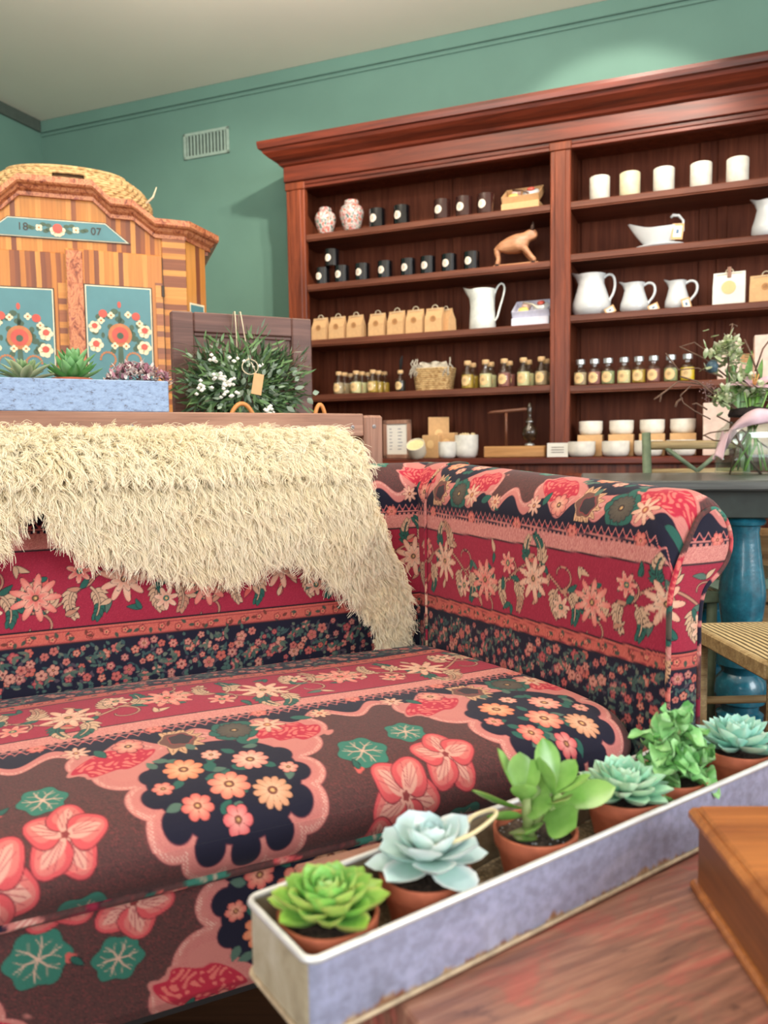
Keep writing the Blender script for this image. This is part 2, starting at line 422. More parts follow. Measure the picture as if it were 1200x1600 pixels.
            s.flower(u0-.17, .362, .02, 8, (225, 165, 140), (240, 200, 170), (150, 80, 80), point=1, depth=.55)
            s.leaf(u0-.145, .365, 1.2, .03, .014, TEAL); s.leaf(u0+.15, .36, .4, .035, .016, TEAL); s.leaf(u0+.19, .355, -.3, .028, .012, TEAL)
            s.flower(u0+.20, .362, .018, 8, (235, 170, 140), (240, 200, 160), (190, 70, 70), point=1, depth=.5)
            # bouquet inside the medallion
            for _ in range(30):
                a, rr = R.random()*6.28, R.random()**.6*.095
                s.leaf(u0+math.cos(a)*rr, .485+math.sin(a)*rr*.85, R.random()*6.28, .022, .013, TEAL if R.random() < .6 else TEAL2, None, None)
            for (dx, dy, r1, k, c1, c2) in ((-.045, -.03, .027, 9, (236, 130, 90), (245, 190, 140)), (.045, -.025, .025, 10, (238, 140, 125), (246, 200, 170)), (.0, .02, .027, 8, (232, 118, 100), (248, 190, 150)), (.048, .045, .025, 12, (214, 150, 110), (235, 190, 150)), (-.048, .045, .02, 7, (226, 96, 90), (245, 170, 140)), (-.005, .07, .018, 6, (225, 95, 100), (240, 160, 150)), (-.08, .005, .014, 6, (226, 110, 100), (240, 170, 140)), (.085, .01, .013, 6, (226, 130, 120), (240, 190, 160)), (.0, -.055, .014, 7, (235, 150, 130), (245, 200, 170))):
                s.flower(u0+dx, .49+dy, r1, k, c1, c2, (120, 62, 50), rot=R.random()*3)
        # brown ground: geranium clusters between the medallions
        for u0 in (0., .5):
            s.geranium(u0-.055, .50, .034, .2); s.geranium(u0+.03, .475, .028, 1.0); s.geranium(u0+.065, .635, .036, .6); s.geranium(u0-.01, .70, .030, .2)
            s.geraflower(u0-.03, .575, .050, .3); s.geraflower(u0+.05, .54, .046, 1.1); s.geraflower(u0-.065, .635, .044, .8)
            s.geraflower(u0+.02, .665, .045, 2.0); s.geraflower(u0-.07, .74, .042, .2); s.geraflower(u0+.09, .745, .030, .9)
            for _ in range(5):
                a = R.random()*6.28; x, y = u0+math.cos(a)*.1, .60+math.sin(a)*.11
                s.blob(x, y, .006, COR, 3, .2); s.leaf(x, y, a+1, .02, .008, TEAL)
        for u0 in (.25, .75):
            s.geranium(u0+.03, .71, .034, .4); s.geranium(u0-.05, .76, .03, 0); s.geraflower(u0-.03, .70, .036, .4); s.geraflower(u0+.06, .765, .03, 1.4)
            s.blob(u0+.10, .665, .02, (150, 30, 60), 5, .25, .4, OUT)
        # sawtooth, pink stripe, red band, orange stripe, navy sprig band
        m = (V < .342); s.im[m] = NAVY
        tri = np.abs(((U/.017) % 1)-.5)*2*.017; dt = np.abs((V-.322)-tri*.9)-.0015; s.fill(s.aa(dt)*(V > .322)*(V < .340), (235, 140, 130))
        s.fill(s.aa(np.hypot(((U/.017) % 1-.5)*.017, V-.3265)-.002)*(V < .342), (226, 80, 90))
        s.fill(s.aa(np.abs(V-.321)-.0016), PINK)
        sw = (((U/.012) % 1) < .55)*(V > .312)*(V < .318); s.fill(sw*1., PINK)
        for i in range(6): s.flower(.03+i/6., .322, .014, 6, COR, (240, 150, 130), (150, 40, 60), rot=i)
        m = V < .313; s.im[m] = PINK; nz = rs.rand(s.Hh, s.W); s.im[m & (nz > .65)] = (238, 168, 152); s.im[m & (nz < .18)] = (200, 112, 112)
        s.fill(s.aa(np.abs(V-.281)-.0016), OUT)
        m = V < .2795; s.im[m] = RED
        s.im[m & (nz > .8)] = (186, 44, 74)
        vine = lambda u: .20+.042*math.sin(u*2*math.pi/.333)
        s.stroke([(u, vine(u)) for u in np.linspace(0, 1, 200)], .0022, CRM2, OUT)
        for i in range(12):
            u0 = i/12.; y0 = vine(u0); sgn = 1 if i % 2 else -1
            pts = [(u0+.035*math.sin(t)*(1-t/7), y0-sgn*(.03-.03*math.cos(t)*(1-t/7))) for t in np.linspace(0, 4.6, 16)]
            s.stroke(pts, [.002, .001], CRM2, OUT)
            s.acanthus(u0+.02, y0, sgn*.9+R.random()*.4, .058, CRM, TEAL if i % 3 else CRM2, sgn)
            s.acanthus(u0-.01, y0, math.pi-sgn*.8, .052, TEAL if i % 2 else CRM, CRM, -sgn)
        for i in range(34):
            u0 = (i+.3)/34; yy = .148+.105*((i*7) % 5)/4; s.leaf(u0, yy, R.random()*6.28, .03, .012, R.choice([TEAL, CRM, COR, TEAL2]), None, OUT, bend=.3)
            s.leaf(u0, yy, R.random()*6.28, .024, .010, R.choice([TEAL, CRM, CRM2]), None, OUT, bend=-.3)
        for i in range(6):
            u0 = (i+.5)/6.; sgn = 1 if i % 2 else -1; y0 = .20-sgn*.012
            c1, c2 = [((236, 176, 146), (246, 214, 180)), ((236, 120, 110), (246, 190, 160))][i % 2]
            s.flower(u0, y0, .048, 9, c1, c2, (110, 60, 40), rot=i*.7, point=1, depth=.62, cr=.12)
            s.flower(u0, y0, .026, 7, c2, c1, (90, 70, 50), rot=i*.3, point=1, depth=.5, cr=.25)
            s.flower(u0+.083, .20+sgn*.035, .025, 7, c2, c1, TEAL, rot=i, point=1, depth=.55, cr=.25)
        s.fill(s.aa(np.abs(V-.1225)-.0018), OUT)
        m = V < .121; s.im[m] = ORG; s.im[m & (nz > .75)] = (226, 118, 100)
        s.fill(s.aa(np.abs(V-.1155)-.0008), (150, 50, 60)); s.fill(s.aa(np.abs(V-.0945)-.0008), (150, 50, 60))
        for i in range(56):
            u0 = i/56.+R.uniform(-.004, .004); y0 = .105+R.uniform(-.004, .004)
            s.leaf(u0, y0, R.random()*6.28, .013, .007, R.choice([(70, 84, 70), (120, 60, 50), (70, 84, 70)]), None, None)
            if i % 2: s.flower(u0+.006, y0, .007, 5, (196, 60, 70), (240, 160, 120), (90, 50, 40), out=(110, 50, 45))
        m = V < .0905; s.im[m] = NAVY; s.fill(s.aa(np.abs(V-.0915)-.001), OUT)
        for k in range(620):
            u0, y0 = R.random(), R.uniform(0, .082)
            s.leaf(u0, y0, R.random()*6.28, R.uniform(.008, .017), R.uniform(.004, .008), R.choice([(70, 104, 96), (56, 88, 90), (104, 120, 104), (80, 70, 84)]), None, None)
        for k in range(135):
            u0, y0 = (k*.618034+R.uniform(-.006, .006)) % 1, .004+.078*((k*.754877+R.uniform(-.05, .05)) % 1)
            c1 = R.choice([(204, 86, 84), (190, 106, 98), (166, 62, 78), (206, 134, 116), (150, 74, 84), (204, 96, 76)])
            s.flower(u0, y0, R.uniform(.005, .0130), R.choice([5, 5, 6]), c1, R.choice([(222, 160, 136), (206, 110, 100)]), (120, 54, 56), rot=R.random()*3, out=(40, 24, 44), depth=R.uniform(.25, .5))
            if k % 3 == 0:
                for q in range(3): s.leaf(u0, y0, R.random()*6.28, R.uniform(.012, .02), .007, R.choice([(66, 98, 88), (92, 112, 96)]), None, None)
        g_ = s.im.mean(-1, keepdims=True); s.im = np.clip((g_+(s.im-g_)*.92)*np.array([.87, .83, .83], np.float32), 0, 255)/255.
        s.lin = np.where(s.im > .04045, ((s.im+.055)/1.055)**2.4, s.im/12.92).astype(np.float32)
    def sample(s, u, v):
        v = np.abs(v) % (2*s.VP); v = np.where(v > s.VP, 2*s.VP-v, v)
        x = (u/s.res) % s.W; y = np.clip(v/s.res-.5, 0, s.Hh-1.001); x0 = np.floor(x).astype(int); y0 = np.floor(y).astype(int)
        fx, fy = (x-x0)[..., None], (y-y0)[..., None]; x1 = (x0+1) % s.W; x0 = x0 % s.W; y1 = np.minimum(y0+1, s.Hh-1)
        L_ = s.lin
        return (L_[y0, x0]*(1-fx)+L_[y0, x1]*fx)*(1-fy)+(L_[y1, x0]*(1-fx)+L_[y1, x1]*fx)*fy
# ------------------------------------------------------------------ materials used
M = {}
M['wall'] = plain('wall_paint', srgb(100, 136, 122), .75, var=.05, scale=3)
M['ceil'] = plain('ceiling_paint', srgb(238, 230, 212), .9, var=.02, scale=2)
M['floor'] = wood('floor_wood', srgb(58, 36, 24), srgb(104, 68, 44), 'x', .6, .5)
M['mahog'] = wood('mahogany', srgb(70, 30, 18), srgb(142, 70, 42), 'z', 1.0, .38, .05, fine=.2, spec=.3)
M['mahog_x'] = wood('mahogany_rail', srgb(60, 24, 16), srgb(122, 52, 32), 'x', 1.0, .36, .08, fine=.2, spec=.35)
M['mahog_in'] = wood('mahogany_inside', srgb(86, 42, 27), srgb(122, 66, 44), 'z', 1.0, .55, .0, fine=.15, spec=.15)
M['shelf'] = wood('mahogany_shelf', srgb(84, 44, 30), srgb(126, 74, 54), 'x', 1.0, .42, .03, fine=.2, spec=.3)
M['white'] = plain('glazed_white', srgb(200, 203, 204), .18, var=.02, coat=.4)
M['cream'] = plain('cream_ceramic', srgb(232, 222, 200), .4, var=.04)
M['kraft'] = plain('kraft_paper', srgb(208, 166, 118), .85, var=.06, scale=60)
M['card'] = plain('white_card', srgb(228, 224, 214), .8, var=.02)
M['label'] = plain('label_paper', srgb(240, 226, 208), .7, var=.03)
M['ylabel'] = plain('kraft_label', srgb(232, 196, 140), .7, var=.05)
M['ink'] = plain('ink', srgb(92, 66, 52), .8, var=.1)
M['black_glass'] = plain('black_glass', srgb(14, 13, 16), .06, var=.1, coat=1)
M['brown_glass'] = plain('brown_glass', srgb(58, 30, 26), .08, var=.1, coat=1)
M['clear'] = glass('clear_glass', (.96, 1, .98, 1))
M['cork'] = plain('cork', srgb(214, 176, 128), .9, var=.15, scale=300)
M['silver'] = plain('brushed_lid', srgb(196, 200, 200), .3, metal=.8, var=.05)
M['leaf_dark'] = plain('dark_green_leaf', srgb(64, 92, 60), .45, var=.3, scale=40)
M['leaf_mid'] = plain('mid_green_leaf', srgb(98, 130, 80), .45, var=.3, scale=40)
M['leaf_grey'] = plain('grey_green_leaf', srgb(146, 164, 142), .5, var=.2, scale=40)
M['twig'] = plain('brown_twig', srgb(112, 84, 68), .8, var=.3, scale=80)
M['flower_white'] = plain('white_blossom', srgb(240, 238, 226), .7, var=.05)
M['twine'] = plain('natural_twine', srgb(206, 192, 164), .9, var=.15, scale=200)
M['terra'] = plain('terracotta', srgb(178, 96, 66), .8, var=.14, scale=40, bmp=.2)
M['soil'] = plain('potting_soil', srgb(66, 52, 42), .95, var=.6, scale=250, bmp=.8)
M['dark'] = plain('dark_void_cloth', srgb(26, 22, 22), .95, var=.1)

# ------------------------------------------------------------------ the setting
def struct(name, mb, mat): o = mb.build(name, mat); o['kind'] = 'structure'; return o
def WM(fr): return Matrix.Translation(Vector(fr.o)) @ Matrix.Rotation(fr.a, 4, 'Z')
CZ = 3.145
wm = WM(BOOK)
b = MB(); b.box(-3.49, 3.2, .34, .44, 0, CZ, wm); struct('wall_back', b, M['wall'])
b = MB(); b.box(-3.59, -3.49, -3.8, .44, 0, CZ, wm); struct('wall_left', b, M['wall'])
b = MB(); b.box(-3.7, 3.4, -5.5, .5, -.05, 0, wm); struct('floor', b, M['floor'])
b = MB(); b.box(-3.7, 3.4, -5.5, .5, CZ, CZ+.05, wm); struct('ceiling', b, M['ceil'])
b = MB(); b.bbox(-3.49, 3.2, .322, .34, CZ-.075, CZ, .004, wm); b.bbox(-3.49, 3.2, .328, .34, CZ-.10, CZ-.085, .003, wm); struct('trim_1', b, M['wall'])
b = MB(); b.bbox(-3.49, -3.472, -3.8, .322, CZ-.075, CZ, .004, wm); struct('trim_2', b, plain('dark_cornice', srgb(74, 84, 76), .7))
b = MB(); b.bbox(-3.49, 3.2, .322, .34, 0, .14, .004, wm); struct('baseboard_back', b, M['mahog_x'])
# vent
x0, _, z1 = BOOK.fy(286, 210, .33); x1, _, z0 = BOOK.fy(358, 238, .33)
v = thing('wall_vent', 'painted slotted vent grille on the green wall above the armoire', 'vent', BOOK.w((x0+x1)/2, .34, (z0+z1)/2), BOOK.a)
hw, hh = (x1-x0)/2, (z1-z0)/2
M['vent'] = plain('vent_paint', srgb(150, 170, 156), .6)
b = MB(); b.bbox(-hw, hw, -.012, 0, hh-.018, hh, .002); b.bbox(-hw, hw, -.012, 0, -hh, -hh+.018, .002); b.bbox(-hw, -hw+.018, -.012, 0, -hh, hh, .002); b.bbox(hw-.018, hw, -.012, 0, -hh, hh, .002); b.build('frame', M['vent'], v)
b = MB()
for i in range(12): xx = -hw+.03+i*(2*hw-.06)/11; b.bbox(xx-.005, xx+.005, -.010, 0, -hh+.016, hh-.016, .001)
b.build('grille', M['vent'], v)
b = MB(); b.box(-hw+.01, hw-.01, -.003, 0, -hh+.01, hh-.01); b.build('backing', plain('vent_shadow_gap', srgb(60, 76, 68), .9), v)

# ------------------------------------------------------------------ bookcase
SHZ_L = [2.09, 1.825, 1.527, 1.23]; SHZ_R = [2.09, 1.845, 1.557, 1.222]; LEDGE = .878; DEP = .32
bk = thing('display_bookcase', 'tall dark mahogany bookcase with moulded cornice standing against the green wall', 'bookcase', tuple(BOOK.o), BOOK.a)
def part(mb, name, mat, parent, sm=False): return mb.build(name, mat, parent, sm)
XR = 1.36
b = MB(); b.box(-1.44, XR+.08, DEP-.02, DEP, .0, 2.44); part(b, 'back_panel', M['mahog_in'], bk)
b = MB()
for x in (-1.32, -.72, -.62, -.06, .06, .62, .70, 1.3): b.bbox(x-.0, x+.045, DEP-.03, DEP-.019, LEDGE, 2.38, .003)
part(b, 'back_batten', M['mahog_in'], bk)
for (x0, x1) in ((-1.47, -1.36), (-.046, .05), (XR, XR+.11)):
    b = MB(); b.bbox(x0, x1, -.012, .03, LEDGE, 2.37, .004); b.bbox(x0+.022, x1-.022, -.016, .0, LEDGE+.02, 2.33, .003); b.bbox(x0-.004, x1+.004, -.020, .02, 2.33, 2.37, .004)
    part(b, 'stile', M['mahog'], bk)
for (x0, x1) in ((-1.465, -1.435), (-.04, .044), (XR+.03, XR+.10)):
    b = MB(); b.box(x0, x1, .028, DEP-.02, .0, 2.40); part(b, 'side_panel', M['mahog_in'], bk)
for (zs, x0, x1) in ((SHZ_L, -1.436, -.039), (SHZ_R, .043, XR+.03)):
    for z in zs:
        b = MB(); b.bbox(x0, x1, .008, DEP-.02, z-.024, z, .003); b.bbox(x0 if x0 > -1 else -1.36, x1 if x1 < 1 else XR, -.004, .012, z-.030, z+.001, .004); b.bbox(x0 if x0 > -1 else -1.36, x1 if x1 < 1 else XR, -.002, .01, z-.036, z-.031, .002)
        part(b, 'shelf', M['shelf'], bk)
b = MB(); b.bbox(-1.46, XR+.10, -.10, DEP-.02, LEDGE-.035, LEDGE, .006); part(b, 'ledge', M['mahog_x'], bk)
# header: frieze, mouldings and cornice
b = MB(); b.bbox(-1.48, XR+.12, -.02, .04, 2.375, 2.46, .004); part(b, 'frieze', M['mahog_x'], bk)
b = MB(); b.bbox(-1.36, XR, -.008, .03, 2.335, 2.376, .003); b.bbox(-1.36, XR, -.014, .02, 2.352, 2.362, .003); part(b, 'inner_moulding', M['mahog_x'], bk)
prof = [(-.02, 2.455), (-.035, 2.462), (-.042, 2.475), (-.055, 2.483), (-.075, 2.495), (-.098, 2.515), (-.105, 2.53), (-.118, 2.535), (-.122, 2.556), (-.122, 2.572)]
vs = []; fs = []
for (y, z) in prof:
    e = -y; vs += [(-1.46-e, DEP-.02, z), (-1.46-e, y, z), (XR+.10+e, y, z), (XR+.10+e, DEP-.02, z)]
for j in range(len(prof)-1):
    for i in range(3): fs.append((j*4+i, j*4+i+1, j*4+i+5, j*4+i+4))
k = len(prof)-1; fs.append((k*4, k*4+1, k*4+2, k*4+3)); fs.append((0, 3, 2, 1))
b = MB(); b.add(vs, fs); part(b, 'cornice', M['mahog_x'], bk)
b = MB(); b.box(-1.44, XR+.09, .03, DEP-.02, 2.38, 2.40); part(b, 'top_board', M['mahog_in'], bk)
# base cabinet with doors
b = MB(); b.box(-1.45, XR+.09, -.06, .0, .1, LEDGE-.035); b.bbox(-1.46, XR+.10, -.08, -.02, 0, .11, .005); part(b, 'base_front', M['mahog'], bk)
for i in range(4):
    x0 = -1.36+i*.70
    b = MB(); b.bbox(x0, x0+.62, -.078, -.06, .14, .80, .004); b.bbox(x0+.08, x0+.54, -.083, -.07, .22, .72, .006)
    d = part(b, 'door', M['mahog'], bk)
    b = MB(); b.lathe([(.004, 0), (.006, .01), (.014, .02), (.012, .03), (0, .033)], 12, M=T(x0+(.57 if i % 2 == 0 else .05), -.078, .47, rx=math.pi/2)); b.build('knob', M['silver'], d, True)

# ------------------------------------------------------------------ sofa
cloth = Cloth(); cloth.draw()
M['cloth'] = attr_mat('printed_cloth')
sofa = thing('sofa', 'old scroll-arm sofa upholstered in dark floral carpet-pattern fabric of navy, red and brown', 'sofa', tuple(SOFA.o), SOFA.a)
def fab(name, S, Tt, fpos, fuv, parent, closed=False, mat=None):
    """S, Tt: 1-D parameter arrays; fpos(s,t)->x,y,z ; fuv(s,t,x,y,z)->u,v (all vectorised)"""
    s, t = np.meshgrid(S, Tt); x, y, z = fpos(s, t); u, v = fuv(s, t, x, y, z)
    nS, nT = len(S), len(Tt); co = np.stack([x, y, z], -1).reshape(-1, 3).astype(np.float32)
    col = np.ones((nS*nT, 4), np.float32); col[:, :3] = cloth.sample(u.ravel(), v.ravel())
    i = np.arange(nS-1)[None, :]; j = np.arange(nT-1)[:, None]; a = (j*nS+i)
    q = np.stack([a, a+1, a+nS+1, a+nS], -1).reshape(-1, 4).astype(np.int32)
    me = bpy.data.meshes.new(name); me.vertices.add(len(co)); me.vertices.foreach_set('co', co.ravel())
    me.loops.add(q.size); me.loops.foreach_set('vertex_index', q.ravel()); me.polygons.add(len(q))
    me.polygons.foreach_set('loop_start', np.arange(0, q.size, 4, dtype=np.int32)); me.update(calc_edges=True); me.validate()
    at = me.attributes.new('pattern', 'FLOAT_COLOR', 'POINT'); at.data.foreach_set('color', col.ravel())
    me.shade_smooth(); me.materials.append(mat or M['cloth'])
    o = bpy.data.objects.new(name, me); link(o); o.parent = parent; return o
def polyline(pts):
    p = np.array(pts, float); d = np.concatenate([[0], np.cumsum(np.hypot(*np.diff(p, axis=0).T))])
    return lambda t: (np.interp(t, d, p[:, 0]), np.interp(t, d, p[:, 1])), d[-1]
def smooth_poly(pts, n=14, it=3):
    p = np.array(pts, float)
    for _ in range(it):
        q = [p[0]]
        for a, c in zip(p[:-1], p[1:]): q += [a*.75+c*.25, a*.25+c*.75]
        q.append(p[-1]); p = np.array(q)
    return p
SL = -1.88                                     # left end of the seat, local x
FINE = .00155
def xs_arr(x0, x1, step, far=.012, lim=-1.02):
    a = np.arange(max(x0, lim), x1, step); a = np.append(a, x1)
    if x0 < lim: a = np.concatenate([np.arange(x0, lim, far), a])
    return a
# back: inside face, rolled top, outside face
RB = .088
def back_prof(n=60):
    p = [(0, .28), (-.004, .50), (-.002, .66), (0, .79)]
    p += [(RB-RB*math.cos(a), .802+RB*math.sin(a)) for a in np.linspace(0, math.pi*1.12, n)]
    p += [(.165, .70), (.165, .16)]
    return p
bf, bl = polyline(back_prof())
def back_pos(s, t):
    y, z = bf(t); dz = .012*np.sin(s*2.1+.5)*0
    pu = -.006*np.sin(np.clip((z-.45)/.35, 0, 1)*np.pi)
    return s, y+np.where(y < .02, pu, 0), z+dz
v0b = .455-.28
tb = np.concatenate([np.arange(0, .12, .01), np.arange(.12, .86, FINE), np.arange(.86, bl, .02), [bl]])
fab('backrest', xs_arr(SL-.05, .075, FINE), tb, back_pos, lambda s, t, x, y, z: (s+.10, t-v0b), sofa)
# arms
YF = -.796
Lp = np.array([(.003, .15), (.003, .66), (.006, .70), (.018, .735), (.034, .765), (.048, .79), (.062, .812), (.080, .822), (.094, .8235)])
Rp = np.array([(.064, .15), (.064, .62), (.068, .68), (.078, .705), (.100, .718), (.120, .735), (.132, .760), (.130, .785), (.118, .808), (.104, .820), (.094, .8235)])
Lp = smooth_poly(Lp, it=2); Rp = smooth_poly(Rp, it=2)
def OUTL(t):
    ks = []; vs_ = []
    def seg(P, ta, tb):
        d = np.concatenate([[0], np.cumsum(np.hypot(*np.diff(P, axis=0).T))]); d /= d[-1]
        for q, p in zip(d, P): ks.append(ta+(tb-ta)*q); vs_.append(p)
    lo = Lp[Lp[:, 1] <= .66]; hi = Lp[Lp[:, 1] > .66]; rh = Rp[Rp[:, 1] > .69][::-1]; rl = Rp[Rp[:, 1] <= .69][::-1]
    seg(lo, 0, .36); seg(hi, .365, .64); seg(rh, .641, .84); seg(rl, .845, 1)
    vs2 = np.array(vs_); return np.interp(t, ks, vs2[:, 0]), np.interp(t, ks, vs2[:, 1])
def arm_section(side):
    def pos(s, t):
        # s : 0 back .. 1 front along -y ; t : arc parameter 0..1
        f = np.clip(s/.80, 0, 1)                       # front fraction (s in metres from y=0)
        R = .088-.013*f; cz = .802-.027*f; cx = R
        t1, t2 = .44, .84
        zin = .15+(cz-.15)*np.clip(t/t1, 0, 1)
        ph = np.clip((t-t1)/(t2-t1), 0, 1)*math.pi*1.2
        x = np.where(t < t1, 0, np.where(t < t2, cx-R*np.cos(ph), 0)); z = np.where(t < t1, zin, cz+R*np.sin(ph))
        xe = cx-R*math.cos(math.pi*1.2); ze = cz+R*math.sin(math.pi*1.2)
        q = np.clip((t-t2)/(1-t2), 0, 1); k = np.clip(q/.12, 0, 1); k = k*k*(3-2*k)
        x = np.where(t >= t2, xe+(.068-xe)*k, x); z = np.where(t >= t2, ze+(.15-ze)*q, z)
        # gathers fanning over the roll at the front
        g = np.exp(-((s-.80)/.055)**2)*np.where((t > t1+.05) & (t < t2), 1, 0)
        rr = 1+.035*g*np.abs(np.sin(ph*6.5))
        x = np.where(g > 0, cx+(x-cx)*rr, x); z = np.where(g > 0, cz+(z-cz)*rr, z)
        # slight outward lean of the inner face towards the top at the front
        x = x+np.where(t < t1, .014*f*np.clip((z-.66)/.11, 0, 1)**2, 0)*0
        # the cloth rounds over the front edge into the piped panel
        e = np.clip((s-.748)/.048, 0, 1); e = 1-np.sqrt(np.clip(1-e*e, 0, 1))
        px_, pz_ = OUTL(t); x = x*(1-e)+px_*e; z = z*(1-e)+pz_*e
        y = -(s-.0)+0
        return x, y, z
    return pos
ap = arm_section(1)
def arm_uv(s, t, x, y, z):
    f = np.clip(s/.80, 0, 1); cz = .802-.027*f; R = .088-.013*f; t1, t2 = .44, .84
    z0 = .575+.029*f; kk = 1+.18*f; L1 = .12+(cz-z0)*kk
    v = np.where(t < t1, .12+(z-z0)*kk, L1+np.clip((t-t1)/(t2-t1), 0, 1)*math.pi*1.2*R+np.where(t > t2, (t-t2)*2.2, 0))
    return s+.62, v
sa = np.concatenate([np.arange(-.165, -.02, .004), np.arange(-.02, .796, FINE), [.796]])
ta = np.concatenate([np.arange(0, .10, .01), np.arange(.10, .84, .0023), np.arange(.84, 1.0, .01), [1.0]])
fab('arm', sa, ta, ap, arm_uv, sofa)
def mirror(pos): return lambda s, t: (lambda r: (SL-.05-r[0]+.05, r[1], r[2]))(pos(s, t))
fab('arm', np.arange(-.165, .797, .012), np.linspace(0, 1, 120), mirror(ap), arm_uv, sofa)
# front panel of the arm (keyhole outline)
def panel_pos(s, t):
    z = .15+(.8235-.15)*t; xl = np.interp(z, Lp[:, 1], Lp[:, 0]); xr = np.interp(z, Rp[:, 1], Rp[:, 0])
    x = xl+(xr-xl)*s; bulge = .007*np.sqrt(np.clip(1-(2*s-1)**2, 0, 1))
    return x, YF-.002-bulge, z
def panel_uv(s, t, x, y, z): return .62+.80+x+.012, .12+(z-.604)*1.18
tp = np.concatenate([np.linspace(0, .5, 60)[:-1], np.linspace(.5, 1, 260)])
fab('arm_front', np.linspace(0, 1, 70), tp, panel_pos, panel_uv, sofa)
fab('arm_front', np.linspace(0, 1, 12), np.linspace(0, 1, 80), mirror(panel_pos), panel_uv, sofa)
def fab_tube(name, pts, r, parent, n=10, step=.003, voff=.0):
    p = np.array(pts, float); d = np.concatenate([[0], np.cumsum(np.linalg.norm(np.diff(p, axis=0), axis=1))])
    k = max(4, int(d[-1]/step)); tt = np.linspace(0, d[-1], k); P = np.stack([np.interp(tt, d, p[:, i]) for i in range(3)], -1)
    mb = MB(); mb.tube([tuple(q) for q in P], r, n)
    o = mb.build(name, M['cloth'], parent, True, fix=False); me = o.data
    col = np.ones((len(me.vertices), 4), np.float32); idx = np.arange(len(me.vertices))//n; ang = (np.arange(len(me.vertices)) % n)/n
    col[:, :3] = cloth.sample(tt[np.clip(idx, 0, k-1)]*1.0+.3, .12+.5*tt[np.clip(idx, 0, k-1)]+ang*.02)
    at = me.attributes.new('pattern', 'FLOAT_COLOR', 'POINT'); at.data.foreach_set('color', col.ravel()); return o
outline = [(x, YF-.004, z) for x, z in Lp]+[(x, YF-.004, z) for x, z in Rp[::-1] if z > .64]+[(.066, YF-.004, z) for z in (.60, .4, .15)]
fab_tube('piping', outline, .0042, sofa)
fab_tube('piping', [(SL-x, y, z) for x, y, z in outline], .0042, sofa, step=.02)
# corner seam up the inside corner and over the roll
fab_tube('piping', [(-.003, -.045, .44), (-.003, -.045, .80)]+[(.088-.090*math.cos(a), -.045-.0*a, .80+.090*math.sin(a)) for a in np.linspace(0, 1.9, 14)], .0034, sofa)
# seat cushion
PZ = SOFA.fy(300, 1375, -.752)[2]; BZ = SOFA.fy(300, 1575, -.745)[2]
cush = smooth_poly([(-.004, .36), (-.004, .44), (-.02, .458), (-.15, .473), (-.32, .487), (-.52, .499), (-.68, .500), (-.745, .490), (-.772, .462), (-.772, .43), (-.755, PZ)], it=3)
cf, cl = polyline(cush)
def cush_pos(s, t):
    y, z = cf(t)
    er = np.clip((s+.035)/.035, 0, 1); el = np.clip((SL+.035-s)/.035, 0, 1); e = np.maximum(er, el)
    k = 1-.16*(1-np.sqrt(np.clip(1-e**2, 0, 1))); fr = np.clip((-y-.55)/.2, 0, 1)
    e2 = np.clip((s+.10)/.10, 0, 1); y = np.where(fr > 0, y+.045*e2**2.2*fr, y)
    z = np.where(z > .42, .42+(z-.42)*(1-.35*(1-np.sqrt(np.clip(1-e**2, 0, 1)))), z)
    z = z+.004*np.sin(s*7)*np.sin(-y*6)*(z > .46)
    return s, y, z
def cush_uv(s, t, x, y, z):
    d = t-.085
    v = np.where(d < .44, .317*d/.44, .317+(d-.44)*.76)
    return x-.10, np.maximum(v, .002)
tc = np.concatenate([np.arange(0, .08, .008), np.arange(.08, cl, FINE), [cl]])
fab('seat_cushion', xs_arr(SL, -.001, FINE), tc, cush_pos, cush_uv, sofa)
pip = [(x, -.757, PZ) for x in np.linspace(SL, -.02, 60)]
fab_tube('cushion_piping', pip, .0055, sofa, step=.004)
# apron under the cushion
apr = [(-.750, PZ-.006), (-.752, PZ-.06), (-.750, BZ+.02), (-.742, BZ), (-.70, BZ-.002)]
af, al = polyline(apr)
fab('front_apron', xs_arr(SL, .002, FINE*1.2), np.concatenate([np.arange(0, al, FINE*1.2), [al]]), lambda s, t: (s,)+af(t), lambda s, t, x, y, z: (x-.17, .545-t*1.05), sofa)
b = MB(); b.box(SL, 0, -.745, .15, BZ-.0, PZ-.02); b.build('frame', M['dark'], sofa)
M['leg_wood'] = wood('dark_leg_wood', srgb(40, 22, 16), srgb(74, 42, 28), 'z')
for (x, y) in ((.035, -.76), (SL-.03, -.76), (.035, .08), (SL-.03, .08)):
    b = MB(); b.lathe([(.018, 0), (.026, .015), (.030, .05), (.022, .09), (.03, .13), (.03, .15)], 16, c=(x, y, 0)); b.build('leg', M['leg_wood'], sofa, True)
# ------------------------------------------------------------------ sheepskin over the back of the sofa
rs = np.random.RandomState(11)
OUTP = [(-140, 690), (0, 668), (150, 672), (300, 668), (420, 672), (505, 678), (536, 694), (548, 725), (566, 775), (588, 825), (612, 868), (632, 915), (636, 960), (628, 1000), (608, 1012), (582, 1006), (590, 985), (575, 955), (540, 915), (500, 882), (462, 860), (430, 848), (412, 868), (360, 880), (300, 882), (250, 872), (190, 860), (130, 848), (90, 826), (70, 798), (42, 792), (15, 812), (-10, 850), (-60, 880), (-140, 900)]
